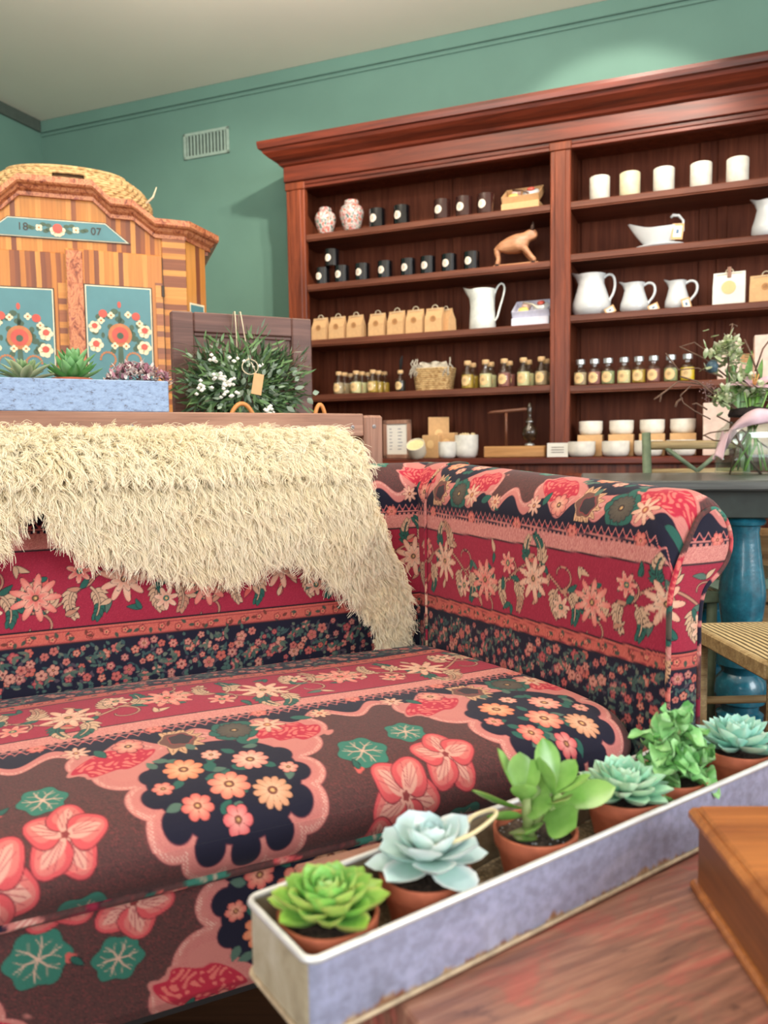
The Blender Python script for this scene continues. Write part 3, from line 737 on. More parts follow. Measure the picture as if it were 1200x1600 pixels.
# map the outline on to the back: straight face below, rolled top above
ZR, RR = .802, RB+.050
def skin_point(k, q):                 # q: length up the back from the seat, following the roll
    zc = q+.455
    if zc < ZR:
        e = max(0, (zc-.60)/(ZR-.60)) if zc > .60 else 0; e = e*e*(3-2*e)
        return (k, -.012-.006*math.sin(min(1, max(0, (zc-.45)/.35))*math.pi)*(1-e)-.038*e, zc), (0, -1, 0)
    a = min((zc-ZR)/RR, 2.3); return (k, RB-RR*math.cos(a), ZR+RR*math.sin(a)), (0, -math.cos(a), math.sin(a))
poly = []
for (px, py) in OUTP:
    x, y, z = SOFA.fy(px, py, -.01)
    q = z-.455
    if z > ZR: q = ZR-.455+ (z-ZR)*1.55+.06*max(0, (z-ZR)/.1)
    poly.append((x, q))
poly = np.array(poly)
def inpoly(X, Y, P):
    ins = np.zeros(X.shape, bool); n = len(P); j = n-1
    for i in range(n):
        xi, yi = P[i]; xj, yj = P[j]
        c = ((yi > Y) != (yj > Y)) & (X < (xj-xi)*(Y-yi)/(yj-yi+1e-12)+xi); ins ^= c; j = i
    return ins
skin = None
gx = np.arange(poly[:, 0].min(), poly[:, 0].max()+.008, .008); gy = np.arange(poly[:, 1].min(), poly[:, 1].max()+.008, .008)
GX, GY = np.meshgrid(gx, gy); I = inpoly(GX+.004, GY+.004, poly)
b = MB(); vid = {}
for j in range(len(gy)-1):
    for i in range(len(gx)-1):
        if not I[j, i]: continue
        f = []
        for (a, c) in ((i, j), (i+1, j), (i+1, j+1), (i, j+1)):
            if (a, c) not in vid: vid[(a, c)] = len(b.v); b.v.append(skin_point(gx[a], gy[c])[0])
            f.append(vid[(a, c)])
        b.f.append(tuple(f))
M['hide'] = plain('hide', srgb(232, 216, 182), .9)
skin = b.build('sheepskin', M['hide'], None, True, fix=False)
skin.location = tuple(SOFA.o); skin.rotation_euler = (0, 0, SOFA.a)
tag(skin, 'cream long-haired sheepskin draped over the back of the floral sofa', 'sheepskin')
md = skin.modifiers.new('thickness', 'SOLIDIFY'); md.thickness = .004
m_, N_, L_, b_ = newmat('wool')
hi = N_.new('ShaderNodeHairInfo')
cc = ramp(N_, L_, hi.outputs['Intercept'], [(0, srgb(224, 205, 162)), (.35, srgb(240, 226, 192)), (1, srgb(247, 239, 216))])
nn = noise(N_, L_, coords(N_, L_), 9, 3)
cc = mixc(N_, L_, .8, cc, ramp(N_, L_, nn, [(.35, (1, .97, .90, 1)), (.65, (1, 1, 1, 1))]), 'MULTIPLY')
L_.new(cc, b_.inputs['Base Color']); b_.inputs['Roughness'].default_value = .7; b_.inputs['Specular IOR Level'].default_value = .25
b_.inputs['Sheen Weight'].default_value = .0
# locks of wool
NL = 15000; PER = 8; K = 8
X = rs.uniform(poly[:, 0].min(), poly[:, 0].max(), NL*3); Y = rs.uniform(poly[:, 1].min(), poly[:, 1].max(), NL*3)
ok = inpoly(X, Y, poly); X, Y = X[ok][:NL], Y[ok][:NL]
area_m = ok.mean()
strands = []
for x, q in zip(X, Y):
    p, n = skin_point(x, q); p = np.array(p); n = np.array(n, float)
    down = np.array([0, 0, -1.]) - n*(-n[2]);
    ln = np.linalg.norm(down); down = down/ln if ln > .05 else np.array([0, -1, 0])
    lowness = np.clip((.62-q)/.5, 0, 1)
    sw = rs.uniform(-.55, .75)
    dirl = down*.8+np.array([1, 0, 0])*sw*.7; dirl /= np.linalg.norm(dirl)
    Ln = rs.uniform(.034, .054)*(1+.2*lowness); leg = x > -.17 and q < .30
    if leg: Ln *= .75
    if q < .02: Ln *= .5
    ph = rs.uniform(0, 6.28); amp = rs.uniform(.003, .008); turns = rs.uniform(1.0, 2.2); lift = rs.uniform(.45, .95)
    if n[2] > .5: lift += .45
    side = np.cross(n, dirl)
    for _ in range(PER):
        o = rs.normal(0, .0032, 3); o -= n*(o@n); L1 = Ln*rs.uniform(.75, 1.12); f_ = rs.normal(0, .10, 3)
        pts = []
        for k in range(K):
            t = k/(K-1); conv = 1-.55*t
            c = p+o*conv+n*(L1*lift*.62*math.sin(min(1, t*1.1)*math.pi*.5))+dirl*(L1*(.15*t+.75*t*t))+side*(amp*math.sin(ph+t*turns*6.28)*t**.5)+n*(amp*.8*math.cos(ph+t*turns*6.28)*t)+f_*L1*t*t*.5
            c[2] -= .004*t*t
            pts.append(c)
        strands.append(pts)
S_ = np.array(strands, np.float32)
S_[..., 1] = np.where((S_[..., 2] < ZR) & (S_[..., 1] > -.008), -.008, S_[..., 1])
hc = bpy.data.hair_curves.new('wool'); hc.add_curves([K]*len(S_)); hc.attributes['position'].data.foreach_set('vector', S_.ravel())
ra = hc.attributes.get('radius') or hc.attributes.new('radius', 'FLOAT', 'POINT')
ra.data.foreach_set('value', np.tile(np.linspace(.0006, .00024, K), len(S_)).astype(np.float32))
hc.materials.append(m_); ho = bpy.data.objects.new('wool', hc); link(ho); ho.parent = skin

# ------------------------------------------------------------------ wooden display bench behind the sofa
M['pale_wood'] = wood('worn_pink_brown_wood', srgb(134, 92, 74), srgb(178, 136, 114), 'x', 1.2, .7, 0, fine=.3)
M['pale_wood_z'] = wood('worn_pink_brown_post', srgb(134, 92, 74), srgb(182, 140, 118), 'z', 1.2, .7, 0, fine=.3)
RZ = 1.016
bench = thing('display_bench', 'open-framed worn wooden display bench standing behind the sofa back', 'bench', SOFA.w(0, .26, 0), SOFA.a)
b = MB(); b.bbox(-1.9, -.022, 0, .04, RZ-.056, RZ+.004, .003); b.build('rail', M['pale_wood'], bench)
for (x, y) in ((-.020, 0), (-1.94, 0), (-.02, .62), (-1.94, .62)):
    b = MB(); b.bbox(x, x+.055, y-.001, y+.045, 0, RZ, .006); b.build('post', M['pale_wood_z'], bench)
b = MB(); b.bbox(-1.9, -.022, .625, .66, RZ-.20, RZ-.10, .003); b.build('rail', M['pale_wood'], bench)
b = MB(); b.bbox(-.015, .03, .04, .62, RZ-.145, RZ-.09, .003); b.build('rail', wood('rail_wood', srgb(120, 76, 58), srgb(160, 116, 96), 'y', 1.2, .7, 0), bench)
b = MB(); b.bbox(-1.9, .02, .03, .64, RZ-.16, RZ-.13, .003); b.build('tabletop', M['pale_wood'], bench)
b = MB(); b.bbox(-1.9, .02, .03, .64, .30, .33, .003); b.build('lower_shelf', M['pale_wood'], bench)
b = MB(); b.bbox(-1.5, -1.40, .04, .36, RZ-.03, RZ+.003, .003); b.box(-1.48, -1.42, .33, .36, RZ-.13, RZ-.028); b.build('cross_slat', M['pale_wood'], bench)
b = MB(); b.bbox(-.72, -.62, .04, .36, RZ-.03, RZ+.003, .003); b.box(-.70, -.64, .33, .36, RZ-.13, RZ-.028); b.build('cross_slat', M['pale_wood'], bench)
M['screw'] = plain('screw_head', srgb(120, 112, 108), .4, metal=.6)
for (x, z) in ((-.055, RZ-.032), (.008, RZ-.030), (-.62, RZ-.03)): b = MB(); b.lathe([(.0055, 0), (.0055, .0015), (.002, .002), (0, .001)], 12, M=T(x, -.0005, z, rx=math.pi/2)); b.build('screw', M['screw'], bench)
TZ = RZ-.13
M['tan'] = plain('tan_leather', srgb(204, 136, 72), .5, var=.1)
for n_, (pa, pb) in enumerate((((352, 640), (404, 640)), ((488, 645), (512, 645)))):
    xa = SOFA.fy(pa[0], pa[1], .40)[0]; xb = SOFA.fy(pb[0], pb[1], .40)[0]; xc = (xa+xb)/2; hw = (xb-xa)/2
    bag = thing('handled_basket', ['low basket behind the bench rail, its wide tan loop handle rising before the wreath', 'low basket behind the bench rail, its small tan loop handle right of the wreath'][n_], 'basket', SOFA.w(xc, .40, TZ), SOFA.a)
    b = MB(); b.lathe([(hw*1.0, 0), (hw*1.2, .02), (hw*1.3, .07), (hw*1.2, .07), (hw*1.1, .02), (0, .012)], 24, sy=.7 if n_ == 0 else 1, cap=False); b.build('basket_body', plain('wicker_tan', srgb(150, 108, 66), .8, scale=200, bmp=.6), bag, True)
    b = MB(); b.tube([(hw*.95*math.cos(a), 0, .06+(.105-.0)*math.sin(a)) for a in np.linspace(0, math.pi, 20)], .006, 8); b.build('handle', M['tan'], bag, True)

# ------------------------------------------------------------------ blue trough and its plants
x1_ = SOFA.fy(262, 597, .27)[0]; zt = SOFA.fy(200, 594, .262)[2]
M['blue_paint'] = None
m_, N_, L_, b_ = newmat('crackled_blue_paint')
n1 = noise(N_, L_, coords(N_, L_, (30, 30, 60)), 1.6, 9, .85)
c = ramp(N_, L_, n1, [(.41, srgb(84, 84, 92)), (.44, srgb(126, 148, 182)), (.6, srgb(150, 172, 204))])
L_.new(c, b_.inputs['Base Color']); b_.inputs['Roughness'].default_value = .6; bump(N_, L_, b_, n1, .3)
M['blue_paint'] = m_
M['grey_wood'] = wood('grey_inside_wood', srgb(84, 74, 66), srgb(134, 120, 106), 'x', 1.5, .8, 0)
tr = thing('planter_trough', 'long pale blue crackled-paint wooden trough standing on the bench rail', 'planter', SOFA.w(x1_-.5, .262, RZ+.004), SOFA.a)
h = zt-RZ-.004
b = MB(); b.bbox(-.50, .50, 0, .014, 0, h, .002); b.build('front_board', M['blue_paint'], tr)
b = MB(); b.bbox(-.50, .50, .11, .124, 0, h-.002, .002); b.build('back_board', M['blue_paint'], tr)
for q_ in (.487, -.501): b = MB(); b.bbox(q_, q_+.014, .012, .112, 0, h-.001, .002); b.build('end_board', M['blue_paint'], tr)
b = MB(); b.box(-.49, .49, .012, .112, 0, .012); b.build('base', M['grey_wood'], tr)

def leafmesh(mb, Mx, Ln, W, thick=.25, cup=.25, bend=.3, tip=.12, nu=7, nv=5, wide=.62):
    """a fleshy leaf: along local +x, bends up by 'bend', cupped across; both faces"""
    def f(side):
        def g(i, j):
            u = j; s = (i-.5)*2
            w_ = W*.5*(max(0, math.sin(math.pi*min(1, u**wide)))**.7*(1-tip)+tip*(1-u)) if 0 < u < 1 else (W*.16 if u == 0 else 0)
            x = Ln*u; y = w_*s; z = bend*Ln*u*u+cup*w_*s*s*(1 if 1 else 0)
            z += -side*thick*W*.5*(1-s*s)*math.sin(math.pi*min(.98, max(.06, u)))**.5*(1 if side > 0 else .15)
            p = Mx @ Vector((x, y, z)); return (p.x, p.y, p.z)
        return g
    mb.grid(f(1), nv, nu); mb.grid(f(-1), nv, nu)
def rosette(mb, R, n=26, tilt0=.12, tilt1=1.35, wfac=.42, thick=.3, tip=.12, bend=.25, seed=1, cup=.3, wide=.62, c=(0, 0, 0), inner=.22):
    r = random.Random(seed)
    for i in range(n):
        t = i/(n-1)                         # 0 outer .. 1 inner
        a = i*2.39996+r.uniform(-.08, .08); el = tilt0+(tilt1-tilt0)*t**1.1+r.uniform(-.05, .05)
        L1 = R*(1-t*(1-inner))*r.uniform(.93, 1.05)
        Mx = Matrix.Translation(c) @ Matrix.Rotation(a, 4, 'Z') @ Matrix.Translation((R*.03, 0, R*.10*t)) @ Matrix.Rotation(-el, 4, 'Y')
        leafmesh(mb, Mx, L1, L1*wfac*(1+.5*t), thick, cup, bend, tip, wide=wide)
def leafmat(name, base, tipc, scale=.05, rough=.35, edge=None, sss=.1):
    m, N, L, b = newmat(name)
    t = N.new('ShaderNodeTexCoord'); ge = N.new('ShaderNodeNewGeometry')
    n = noise(N, L, coords(N, L), 35, 3)
    c = ramp(N, L, n, [(.3, base), (.7, tipc)])
    ao = ramp(N, L, ge.outputs['Pointiness'], [(.49, (1, 1, 1, 1)), (.56, (1, 1, 1, 1))])
    if edge: c = mixc(N, L, ramp(N, L, ge.outputs['Pointiness'], [(.53, (0, 0, 0, 1)), (.62, (1, 1, 1, 1))]), c, edge)
    L.new(c, b.inputs['Base Color']); b.inputs['Roughness'].default_value = rough
    b.inputs['Subsurface Weight'].default_value = sss; b.inputs['Subsurface Radius'].default_value = (.006, .01, .003); b.inputs['Subsurface Scale'].default_value = .6
    return m
def P3(px, py, y=.31): return SOFA.fy(px, py, y)
def in_trough(px, label, cat='plant', name='potted_succulent'):
    x = P3(px, 600, .322)[0]; return thing(name, label, cat, SOFA.w(x, .322, RZ+.018), SOFA.a)
def small_pot(t, r=.044, hgt=.055, mat=None):
    b = MB(); b.lathe([(r*.72, 0), (r*.9, hgt*.72), (r*1.0, hgt*.72), (r*1.02, hgt), (r*.9, hgt), (r*.88, hgt*.85)], 24, cap=False); b.lathe([(0, .0), (r*.72, 0)], 24, cap=False)
    b.build('pot', mat or M['terra'], t, 40)
    b = MB(); b.lathe([(r*.9, hgt*.84), (r*.5, hgt*.9), (0, hgt*.92)], 24, cap=False); b.build('soil', M['soil'], t, True)
M['agave'] = leafmat('agave_leaf', srgb(86, 118, 78), srgb(150, 178, 128), edge=srgb(206, 214, 176))
M['lush'] = leafmat('lush_green_leaf', srgb(44, 104, 44), srgb(98, 162, 84), edge=srgb(150, 196, 140))
t = in_trough(38, 'pale-edged spiky green succulent at the left end of the blue trough', 'succulent'); small_pot(t, .039)
t.scale = (1.08,)*3
b = MB(); rosette(b, .075, 24, .45, 1.45, .30, .25, .02, -.12, seed=4, wide=.8, c=(0, 0, .05), inner=.55); b.build('rosette', M['agave'], t, True)
t = in_trough(113, 'dark green dense rosette succulent in the middle of the blue trough', 'succulent'); small_pot(t, .038)
t.scale = (1.18,)*3
b = MB(); rosette(b, .062, 30, .2, 1.5, .42, .3, .1, .2, seed=6, c=(0, 0, .052), inner=.6); rosette(b, .05, 22, .5, 1.5, .42, .3, .1, .2, seed=7, c=(.004, 0, .075), inner=.6); b.build('rosette', M['lush'], t, True)
t = in_trough(215, 'bushy pink and silver trailing plant at the right end of the blue trough', 'plant', 'trailing_plant')
b = MB(); b.lathe([(.05, 0), (.068, .055), (.07, .062), (.063, .062), (.06, .05), (0, .05)], 24, sy=.62, cap=False); b.build('pot', plain('black_plastic', srgb(26, 30, 40), .4), t, True)
M['trad_a'] = plain('silver_pink_leaf', srgb(206, 190, 186), .5, var=.2, scale=60); M['trad_b'] = plain('purple_pink_leaf', srgb(168, 118, 132), .5, var=.3, scale=60)
r = random.Random(8); ba, bb = MB(), MB()
for i in range(420):
    a = r.uniform(0, 6.28); q = r.random()**.5; x, y = math.cos(a)*.078*q, math.sin(a)*.042*q; z = .055+.040*(1-q*q)+r.uniform(-.006, .012)
    Mx = Matrix.Translation((x, y, z)) @ Matrix.Rotation(r.uniform(0, 6.28), 4, 'Z') @ Matrix.Rotation(r.uniform(-1.2, .3), 4, 'Y')
    leafmesh(ba if r.random() < .55 else bb, Mx, r.uniform(.012, .02), .009, .08, .4, .1, 0, 4, 3)
ba.build('silver_leaves', M['trad_a'], t, True); bb.build('purple_leaves', M['trad_b'], t, True)

# ------------------------------------------------------------------ dark panelled door leaning behind the bench top
xa, xb = SOFA.fy(265, 487, .58)[0], SOFA.fy(483, 500, .58)[0]; zt = SOFA.fy(370, 493, .58)[2]
M['dark_panel'] = wood('dark_worn_wood', srgb(82, 52, 46), srgb(124, 86, 74), 'x', 1.2, .6, .05, fine=.3)
pn = thing('cupboard_door', 'dark brown framed and panelled wooden door propped upright behind the wreath', 'panel', SOFA.w(xa, .56, TZ), SOFA.a)
W_, H_ = xb-xa, zt-TZ; fwid = .062
b = MB(); b.bbox(0, fwid, 0, .028, 0, H_, .004); b.bbox(W_-fwid, W_, 0, .028, 0, H_, .004); b.bbox(fwid, W_-fwid, 0, .027, H_-fwid*.9, H_, .003); b.bbox(fwid, W_-fwid, 0, .027, 0, .05, .003); b.build('frame', M['dark_panel'], pn)
b = MB(); b.box(fwid-.005, W_-fwid+.005, .014, .022, .04, H_-fwid*.8); b.bbox(fwid, W_-fwid, .006, .014, H_-fwid*.9-.010, H_-fwid*.9, .002); b.build('panel', M['dark_panel'], pn)

# ------------------------------------------------------------------ wreath
wx, _, wz = SOFA.fy(376, 610, .51)
wr = thing('foliage_wreath', 'mixed green eucalyptus and white flower wreath hanging by twine from the dark door', 'wreath', SOFA.w(wx, .51, wz), SOFA.a)
r = random.Random(21); g1, g2, g3, g4 = MB(), MB(), MB(), MB()
Rw, Rv = .098, .074
for i in range(2000):
    a = r.uniform(0, 6.28); rr = r.gauss(0, .30)
    x = math.cos(a)*(Rw+rr*.13); z = math.sin(a)*(Rv+rr*.11); y = -.01-abs(r.gauss(0, .03))
    out = a+r.uniform(-.9, .9)
    Mx = Matrix.Translation((x, y, z)) @ Matrix.Rotation(-out, 4, 'Y') @ Matrix.Rotation(r.uniform(-.8, .5), 4, 'Z') @ Matrix.Rotation(r.uniform(-1.5, 1.5), 4, 'X')
    q = r.random()
    if q < .45: leafmesh(g1, Mx, r.uniform(.025, .045), r.uniform(.006, .010), .05, .1, .1, 0, 4, 3)
    elif q < .75: leafmesh(g2, Mx, r.uniform(.03, .055), r.uniform(.005, .009), .05, .1, .15, 0, 4, 3)
    elif q < .93: leafmesh(g3, Mx, r.uniform(.018, .03), r.uniform(.012, .018), .05, .15, .1, 0, 4, 3)
for i in range(46):                        # long olive-like fronds sweeping outwards, longer to the right
    right = r.random() < .6
    a = r.uniform(-.1, .75) if right else r.uniform(2.3, 3.3)
    L1 = r.uniform(.07, .14) if right else r.uniform(.05, .10)
    x, z = math.cos(a)*Rw*.7, math.sin(a)*Rv*.7
    pts = [(x+math.cos(a)*L1*t*1.05, -.02-.01*t, z+math.sin(a)*L1*t+.02*t*t) for t in (0, .33, .66, 1)]; g4.tube(pts, .0012, 4)
    for k in range(10):
        t = (k+1)/11; px_, pz_ = x+math.cos(a)*L1*t*1.05, z+math.sin(a)*L1*t+.02*t*t
        Mx = Matrix.Translation((px_, -.02-.01*t, pz_)) @ Matrix.Rotation(-(a+(.6 if k % 2 else -.6)), 4, 'Y') @ Matrix.Rotation(r.uniform(-.4, .4), 4, 'X')
        leafmesh(g1 if i % 3 else g3, Mx, .03, .007, .05, .1, .1, 0, 4, 3)
for (px_, py_, l) in ((330, 640, 0), ):
    pass
for k in range(5):                          # long silver leaves crossing the top right
    a = .35+k*.16; Mx = Matrix.Translation((.01+.008*k, -.045, .055)) @ Matrix.Rotation(-a, 4, 'Y'); leafmesh(g3, Mx, .12-.012*k, .012, .05, .1, .05, 0, 6, 3)
Mx = Matrix.Translation((-.095, -.03, .03)) @ Matrix.Rotation(-1.85, 4, 'Y'); leafmesh(g2, Mx, .12, .014, .05, .2, .05, 0, 6, 3)
g1.build('green_leaves', M['leaf_mid'], wr, True); g2.build('dark_leaves', M['leaf_dark'], wr, True); g3.build('silver_leaves', M['leaf_grey'], wr, True); g4.build('stems', M['twig'], wr, True)
b = MB()
for (cx, cz, n_) in ((-.085, .03, 16), (-.06, .01, 14), (-.13, .0, 9), (.06, -.06, 12), (-.10, .07, 5), (-.03, .075, 5), (.02, .06, 4), (-.06, -.02, 10)):
    for k in range(n_):
        x, z = cx+r.gauss(0, .010), cz+r.gauss(0, .008); b.lathe([(0, -.005), (.0055, -.002), (.006, .001), (0, .005)], 7, M=T(x, -.088+r.gauss(0, .006), z))
b.build('blossom', M['flower_white'], wr, True)
b = MB(); b.tube([(math.cos(a)*.085, 0, math.sin(a)*.062) for a in np.linspace(0, 2*math.pi, 40)], .018, 10); b.build('ring', M['twig'], wr, True)
b = MB()
zt2 = zt-wz
for dx in (-.006, .010): b.tube([(dx*1.2, .055, zt2-.06), (dx, .028, zt2+.003), (dx, -.004+.02, zt2+.001), (dx*1.3-.003, -.010, zt2-.05), (dx*2.0-.004, -.035, .08), (dx*2-.006, -.04, .06)], .0016, 5)
for a0, sg in ((.2, 1), (.2, -1)): b.tube([(sg*.022*math.sin(t)+.0, -.10, .075+.020*math.cos(t)*1-.02) for t in np.linspace(-.4, 4.2, 14)], .0016, 5)
b.tube([(-.002, -.09, .08), (.004, -.11, .06), (.012, -.117, .034)], .0012, 5); b.build('twine', M['twine'], wr, True)
tg = MB(); Mx = T(.014, -.118, .008, ry=.18); tg.bbox(-.014, .014, -.0008, .0008, -.028, .028, .0004, Mx); tg.build('tag', M['kraft'], wr)

# ------------------------------------------------------------------ painted armoire
M['strip_x'] = strips('striped_marquetry_upright', 'x', .017, [srgb(196, 124, 56), srgb(212, 146, 72), srgb(128, 72, 46), srgb(198, 130, 60), srgb(150, 86, 48), srgb(214, 146, 74)])
M['strip_z'] = strips('striped_marquetry_level', 'z', .021, [srgb(206, 138, 66), srgb(160, 96, 60), srgb(216, 150, 76), srgb(140, 84, 56)])
M['burl'] = None
m_, N_, L_, b_ = newmat('burl_paint'); n1 = noise(N_, L_, coords(N_, L_, (14, 14, 10)), 2.5, 6, .7, 1.5)
c = ramp(N_, L_, n1, [(.36, srgb(110, 56, 40)), (.46, srgb(176, 100, 66)), (.54, srgb(206, 140, 96)), (.64, srgb(150, 76, 62))]); L_.new(c, b_.inputs['Base Color']); b_.inputs['Roughness'].default_value = .35; b_.inputs['Coat Weight'].default_value = .2; M['burl'] = m_
M['teal_panel'] = plain('blue_green_paint', srgb(82, 130, 136), .4, var=.08, scale=12, coat=.15)
M['cream_line'] = plain('cream_line_paint', srgb(226, 214, 184), .5)
M['dark_line'] = plain('dark_line_paint', srgb(64, 52, 42), .5)
M['p_red'] = plain('painted_red', srgb(198, 84, 70), .5); M['p_cream'] = plain('painted_cream', srgb(232, 216, 178), .5); M['p_leaf'] = plain('painted_leaf', srgb(70, 92, 72), .5); M['p_och'] = plain('painted_ochre', srgb(186, 118, 72), .5)
am = thing('painted_armoire', 'folk-painted armoire with striped wood, blue flower panels and shaped cornice', 'armoire', tuple(ARM.o), ARM.a)
AD = .5
side = [(.447, 1.789), (.339, 1.792), (.262, 1.850), (.184, 1.852), (.124, 1.908)]
top = [(-x, z) for x, z in side][::1]
crown = [(-x, z) for x, z in side]+[(x, z) for x, z in side[::-1]]
# carcass
b = MB(); b.prism([(-.45, .10), (.45, .10)]+[(x, z-.05) for x, z in crown[::-1]], .0, AD); b.build('carcass', M['strip_x'], am)
# chamfered corner facets with panel
for sg in (1, -1):
    b = MB(); vs = [(sg*.45, .0, .10), (sg*.53, .07, .10), (sg*.53, AD, .10), (sg*.45, AD, .10)]; vs += [(x, y, 1.735) for x, y, z in vs]
    b.add(vs, [(0, 1, 5, 4), (1, 2, 6, 5), (2, 3, 7, 6), (4, 5, 6, 7), (0, 3, 2, 1), (0, 4, 7, 3)]); f_ = b.build('corner_facet', M['strip_x'], am)
    def fp(u, z, o): 
        return (sg*(.45+.08*u)+sg*o*.66, .07*u-o*.75, z)
    b = MB(); b.add([fp(.12, 1.10, .001), fp(.88, 1.10, .001), fp(.88, 1.50, .001), fp(.12, 1.50, .001)], [(0, 1, 2, 3)]); b.build('facet_border', M['cream_line'], f_)
    b = MB(); b.add([fp(.17, 1.11, .002), fp(.83, 1.11, .002), fp(.83, 1.493, .002), fp(.17, 1.493, .002)], [(0, 1, 2, 3)]); b.build('facet_panel', M['teal_panel'], f_)
    b = MB()
    for (u, z) in ((.5, 1.42), (.35, 1.40), (.65, 1.40)): b.add([fp(u+.13*math.cos(a), z+.012*math.sin(a), .003) for a in np.linspace(0, 6.1, 8)], [tuple(range(8))])
    b.build('painted_flower', M['p_red'], f_)
# cornice swept along the crown line
cpts = [(-.56, .06, 1.742), (-.465, -.01, 1.789)]+[(x, 0, z) for x, z in crown[0:]]+[(.465, -.01, 1.789), (.56, .06, 1.742)]
cpts = [(-.545, .10, 1.775), (-.447, 0, 1.789)]+[(x, 0, z) for x, z in crown[1:-1]]+[(.447, 0, 1.789), (.545, .10, 1.775)]
def cornice(prof, name, mat):
    vs = []; fs = []; n = len(prof)
    for k, (x, y, z) in enumerate(cpts):
        for (o, dz) in prof:
            if k == 0: vs.append((x-o*.8, AD, z+dz))
            sx = -.7 if k <= 1 else (.7 if k >= len(cpts)-2 else 0); yy = -o if 0 < k < len(cpts)-1 else -o*.5
        for (o, dz) in prof:
            sx = (-.85 if k == 0 else -.35 if k == 1 else .35 if k == len(cpts)-2 else .85 if k == len(cpts)-1 else 0)
            vs.append((x+sx*o, y-(o if 0 < k < len(cpts)-1 else o*.55), z+dz))
        if k == len(cpts)-1:
            for (o, dz) in prof: vs.append((x+o*.8, AD, z+dz))
    K_ = len(vs)//n
    for k in range(K_-1):
        for j in range(n-1): fs.append((k*n+j, (k+1)*n+j, (k+1)*n+j+1, k*n+j+1))
    b = MB(); b.add(vs, fs); return b.build(name, mat, am)
cornice([(-.0, -.062), (.012, -.062), (.012, -.048), (.026, -.040), (.032, -.030), (.045, -.026)], 'lower_moulding', M['burl'])
cornice([(.045, -.026), (.050, -.020), (.050, .0), (-.10, .004)], 'cornice', M['burl'])
b = MB()                                                          # roof boards behind the shaped front
b.prism([(-.545, 1.70), (.545, 1.70), (.545, 1.772)]+[(x, z-.002) for x, z in crown[::-1]]+[(-.545, 1.772)], .09, AD); b.build('top_board', M['burl'], am)
# frieze trapezoid, proud of the front
def flat(poly, y, name, mat, parent=am): b = MB(); b.prism(poly, y, y+.002); return b.build(name, mat, parent)
tz = [(-.253, 1.700), (.253, 1.700), (.165, 1.772), (-.165, 1.772)]
def inset(p, d):
    cx = sum(q[0] for q in p)/len(p); cz = sum(q[1] for q in p)/len(p); P_ = []
    n = len(p)
    for i in range(n):
        a, b2, c2 = Vector(p[i-1]), Vector(p[i]), Vector(p[(i+1) % n]); d1 = (b2-a).normalized(); d2 = (c2-b2).normalized()
        n1 = Vector((-d1.y, d1.x)); n2 = Vector((-d2.y, d2.x)); bi = (n1+n2); bi = bi/(bi.length**2)*2
        P_.append(tuple(b2+bi*d))
    return P_
fr = flat(tz, -.004, 'frieze_border', M['dark_line']); flat(inset(tz, .003), -.006, 'frieze_line', M['cream_line'], fr); flat(inset(tz, .006), -.008, 'frieze_panel', M['teal_panel'], fr)
def disc(mb, x, z, r, y, n=12, sx=1): mb.add([(x+r*sx*math.cos(2*math.pi*i/n), y, z+r*math.sin(2*math.pi*i/n)) for i in range(n)], [tuple(range(n))])
bR, bC, bL, bO = MB(), MB(), MB(), MB()
disc(bR, 0, 1.738, .017, -.0105); [disc(bC, .018*math.cos(a), 1.733+.016*math.sin(a), .009, -.0095, 8) for a in np.linspace(math.pi, 2*math.pi, 6)]
for sg in (-1, 1):
    for k in range(4): disc(bC, sg*.062+.007*math.cos(k*1.57+.78), 1.737+.007*math.sin(k*1.57+.78), .006, -.0095, 8)
    disc(bO, sg*.062, 1.737, .004, -.0105, 8)
    for (x, z) in ((.030, 1.747), (.040, 1.727), (.048, 1.750), (.085, 1.735), (.095, 1.738), (.03, 1.732)): disc(bL, sg*x, z, .007, -.009, 8, 1.5)
build_multi('floral_print', [(bL, M['p_leaf']), (bR, M['p_red']), (bC, M['p_cream']), (bO, M['p_och'])], fr)
for txt, x in (('18', -.135), ('07', .112)):
    fc = bpy.data.curves.new('lettering', 'FONT'); fc.body = txt; fc.size = .038; fc.extrude = .0003; fc.materials.append(M['dark_line'])
    ft = bpy.data.objects.new('text_curve', fc); link(ft); bpy.context.view_layer.update(); me_ = bpy.data.meshes.new_from_object(ft); bpy.data.objects.remove(ft); fo = bpy.data.objects.new('lettering', me_); link(fo); fo.parent = fr; fo.location = (x, -.0098, 1.725); fo.rotation_euler = (math.pi/2, 0, 0)
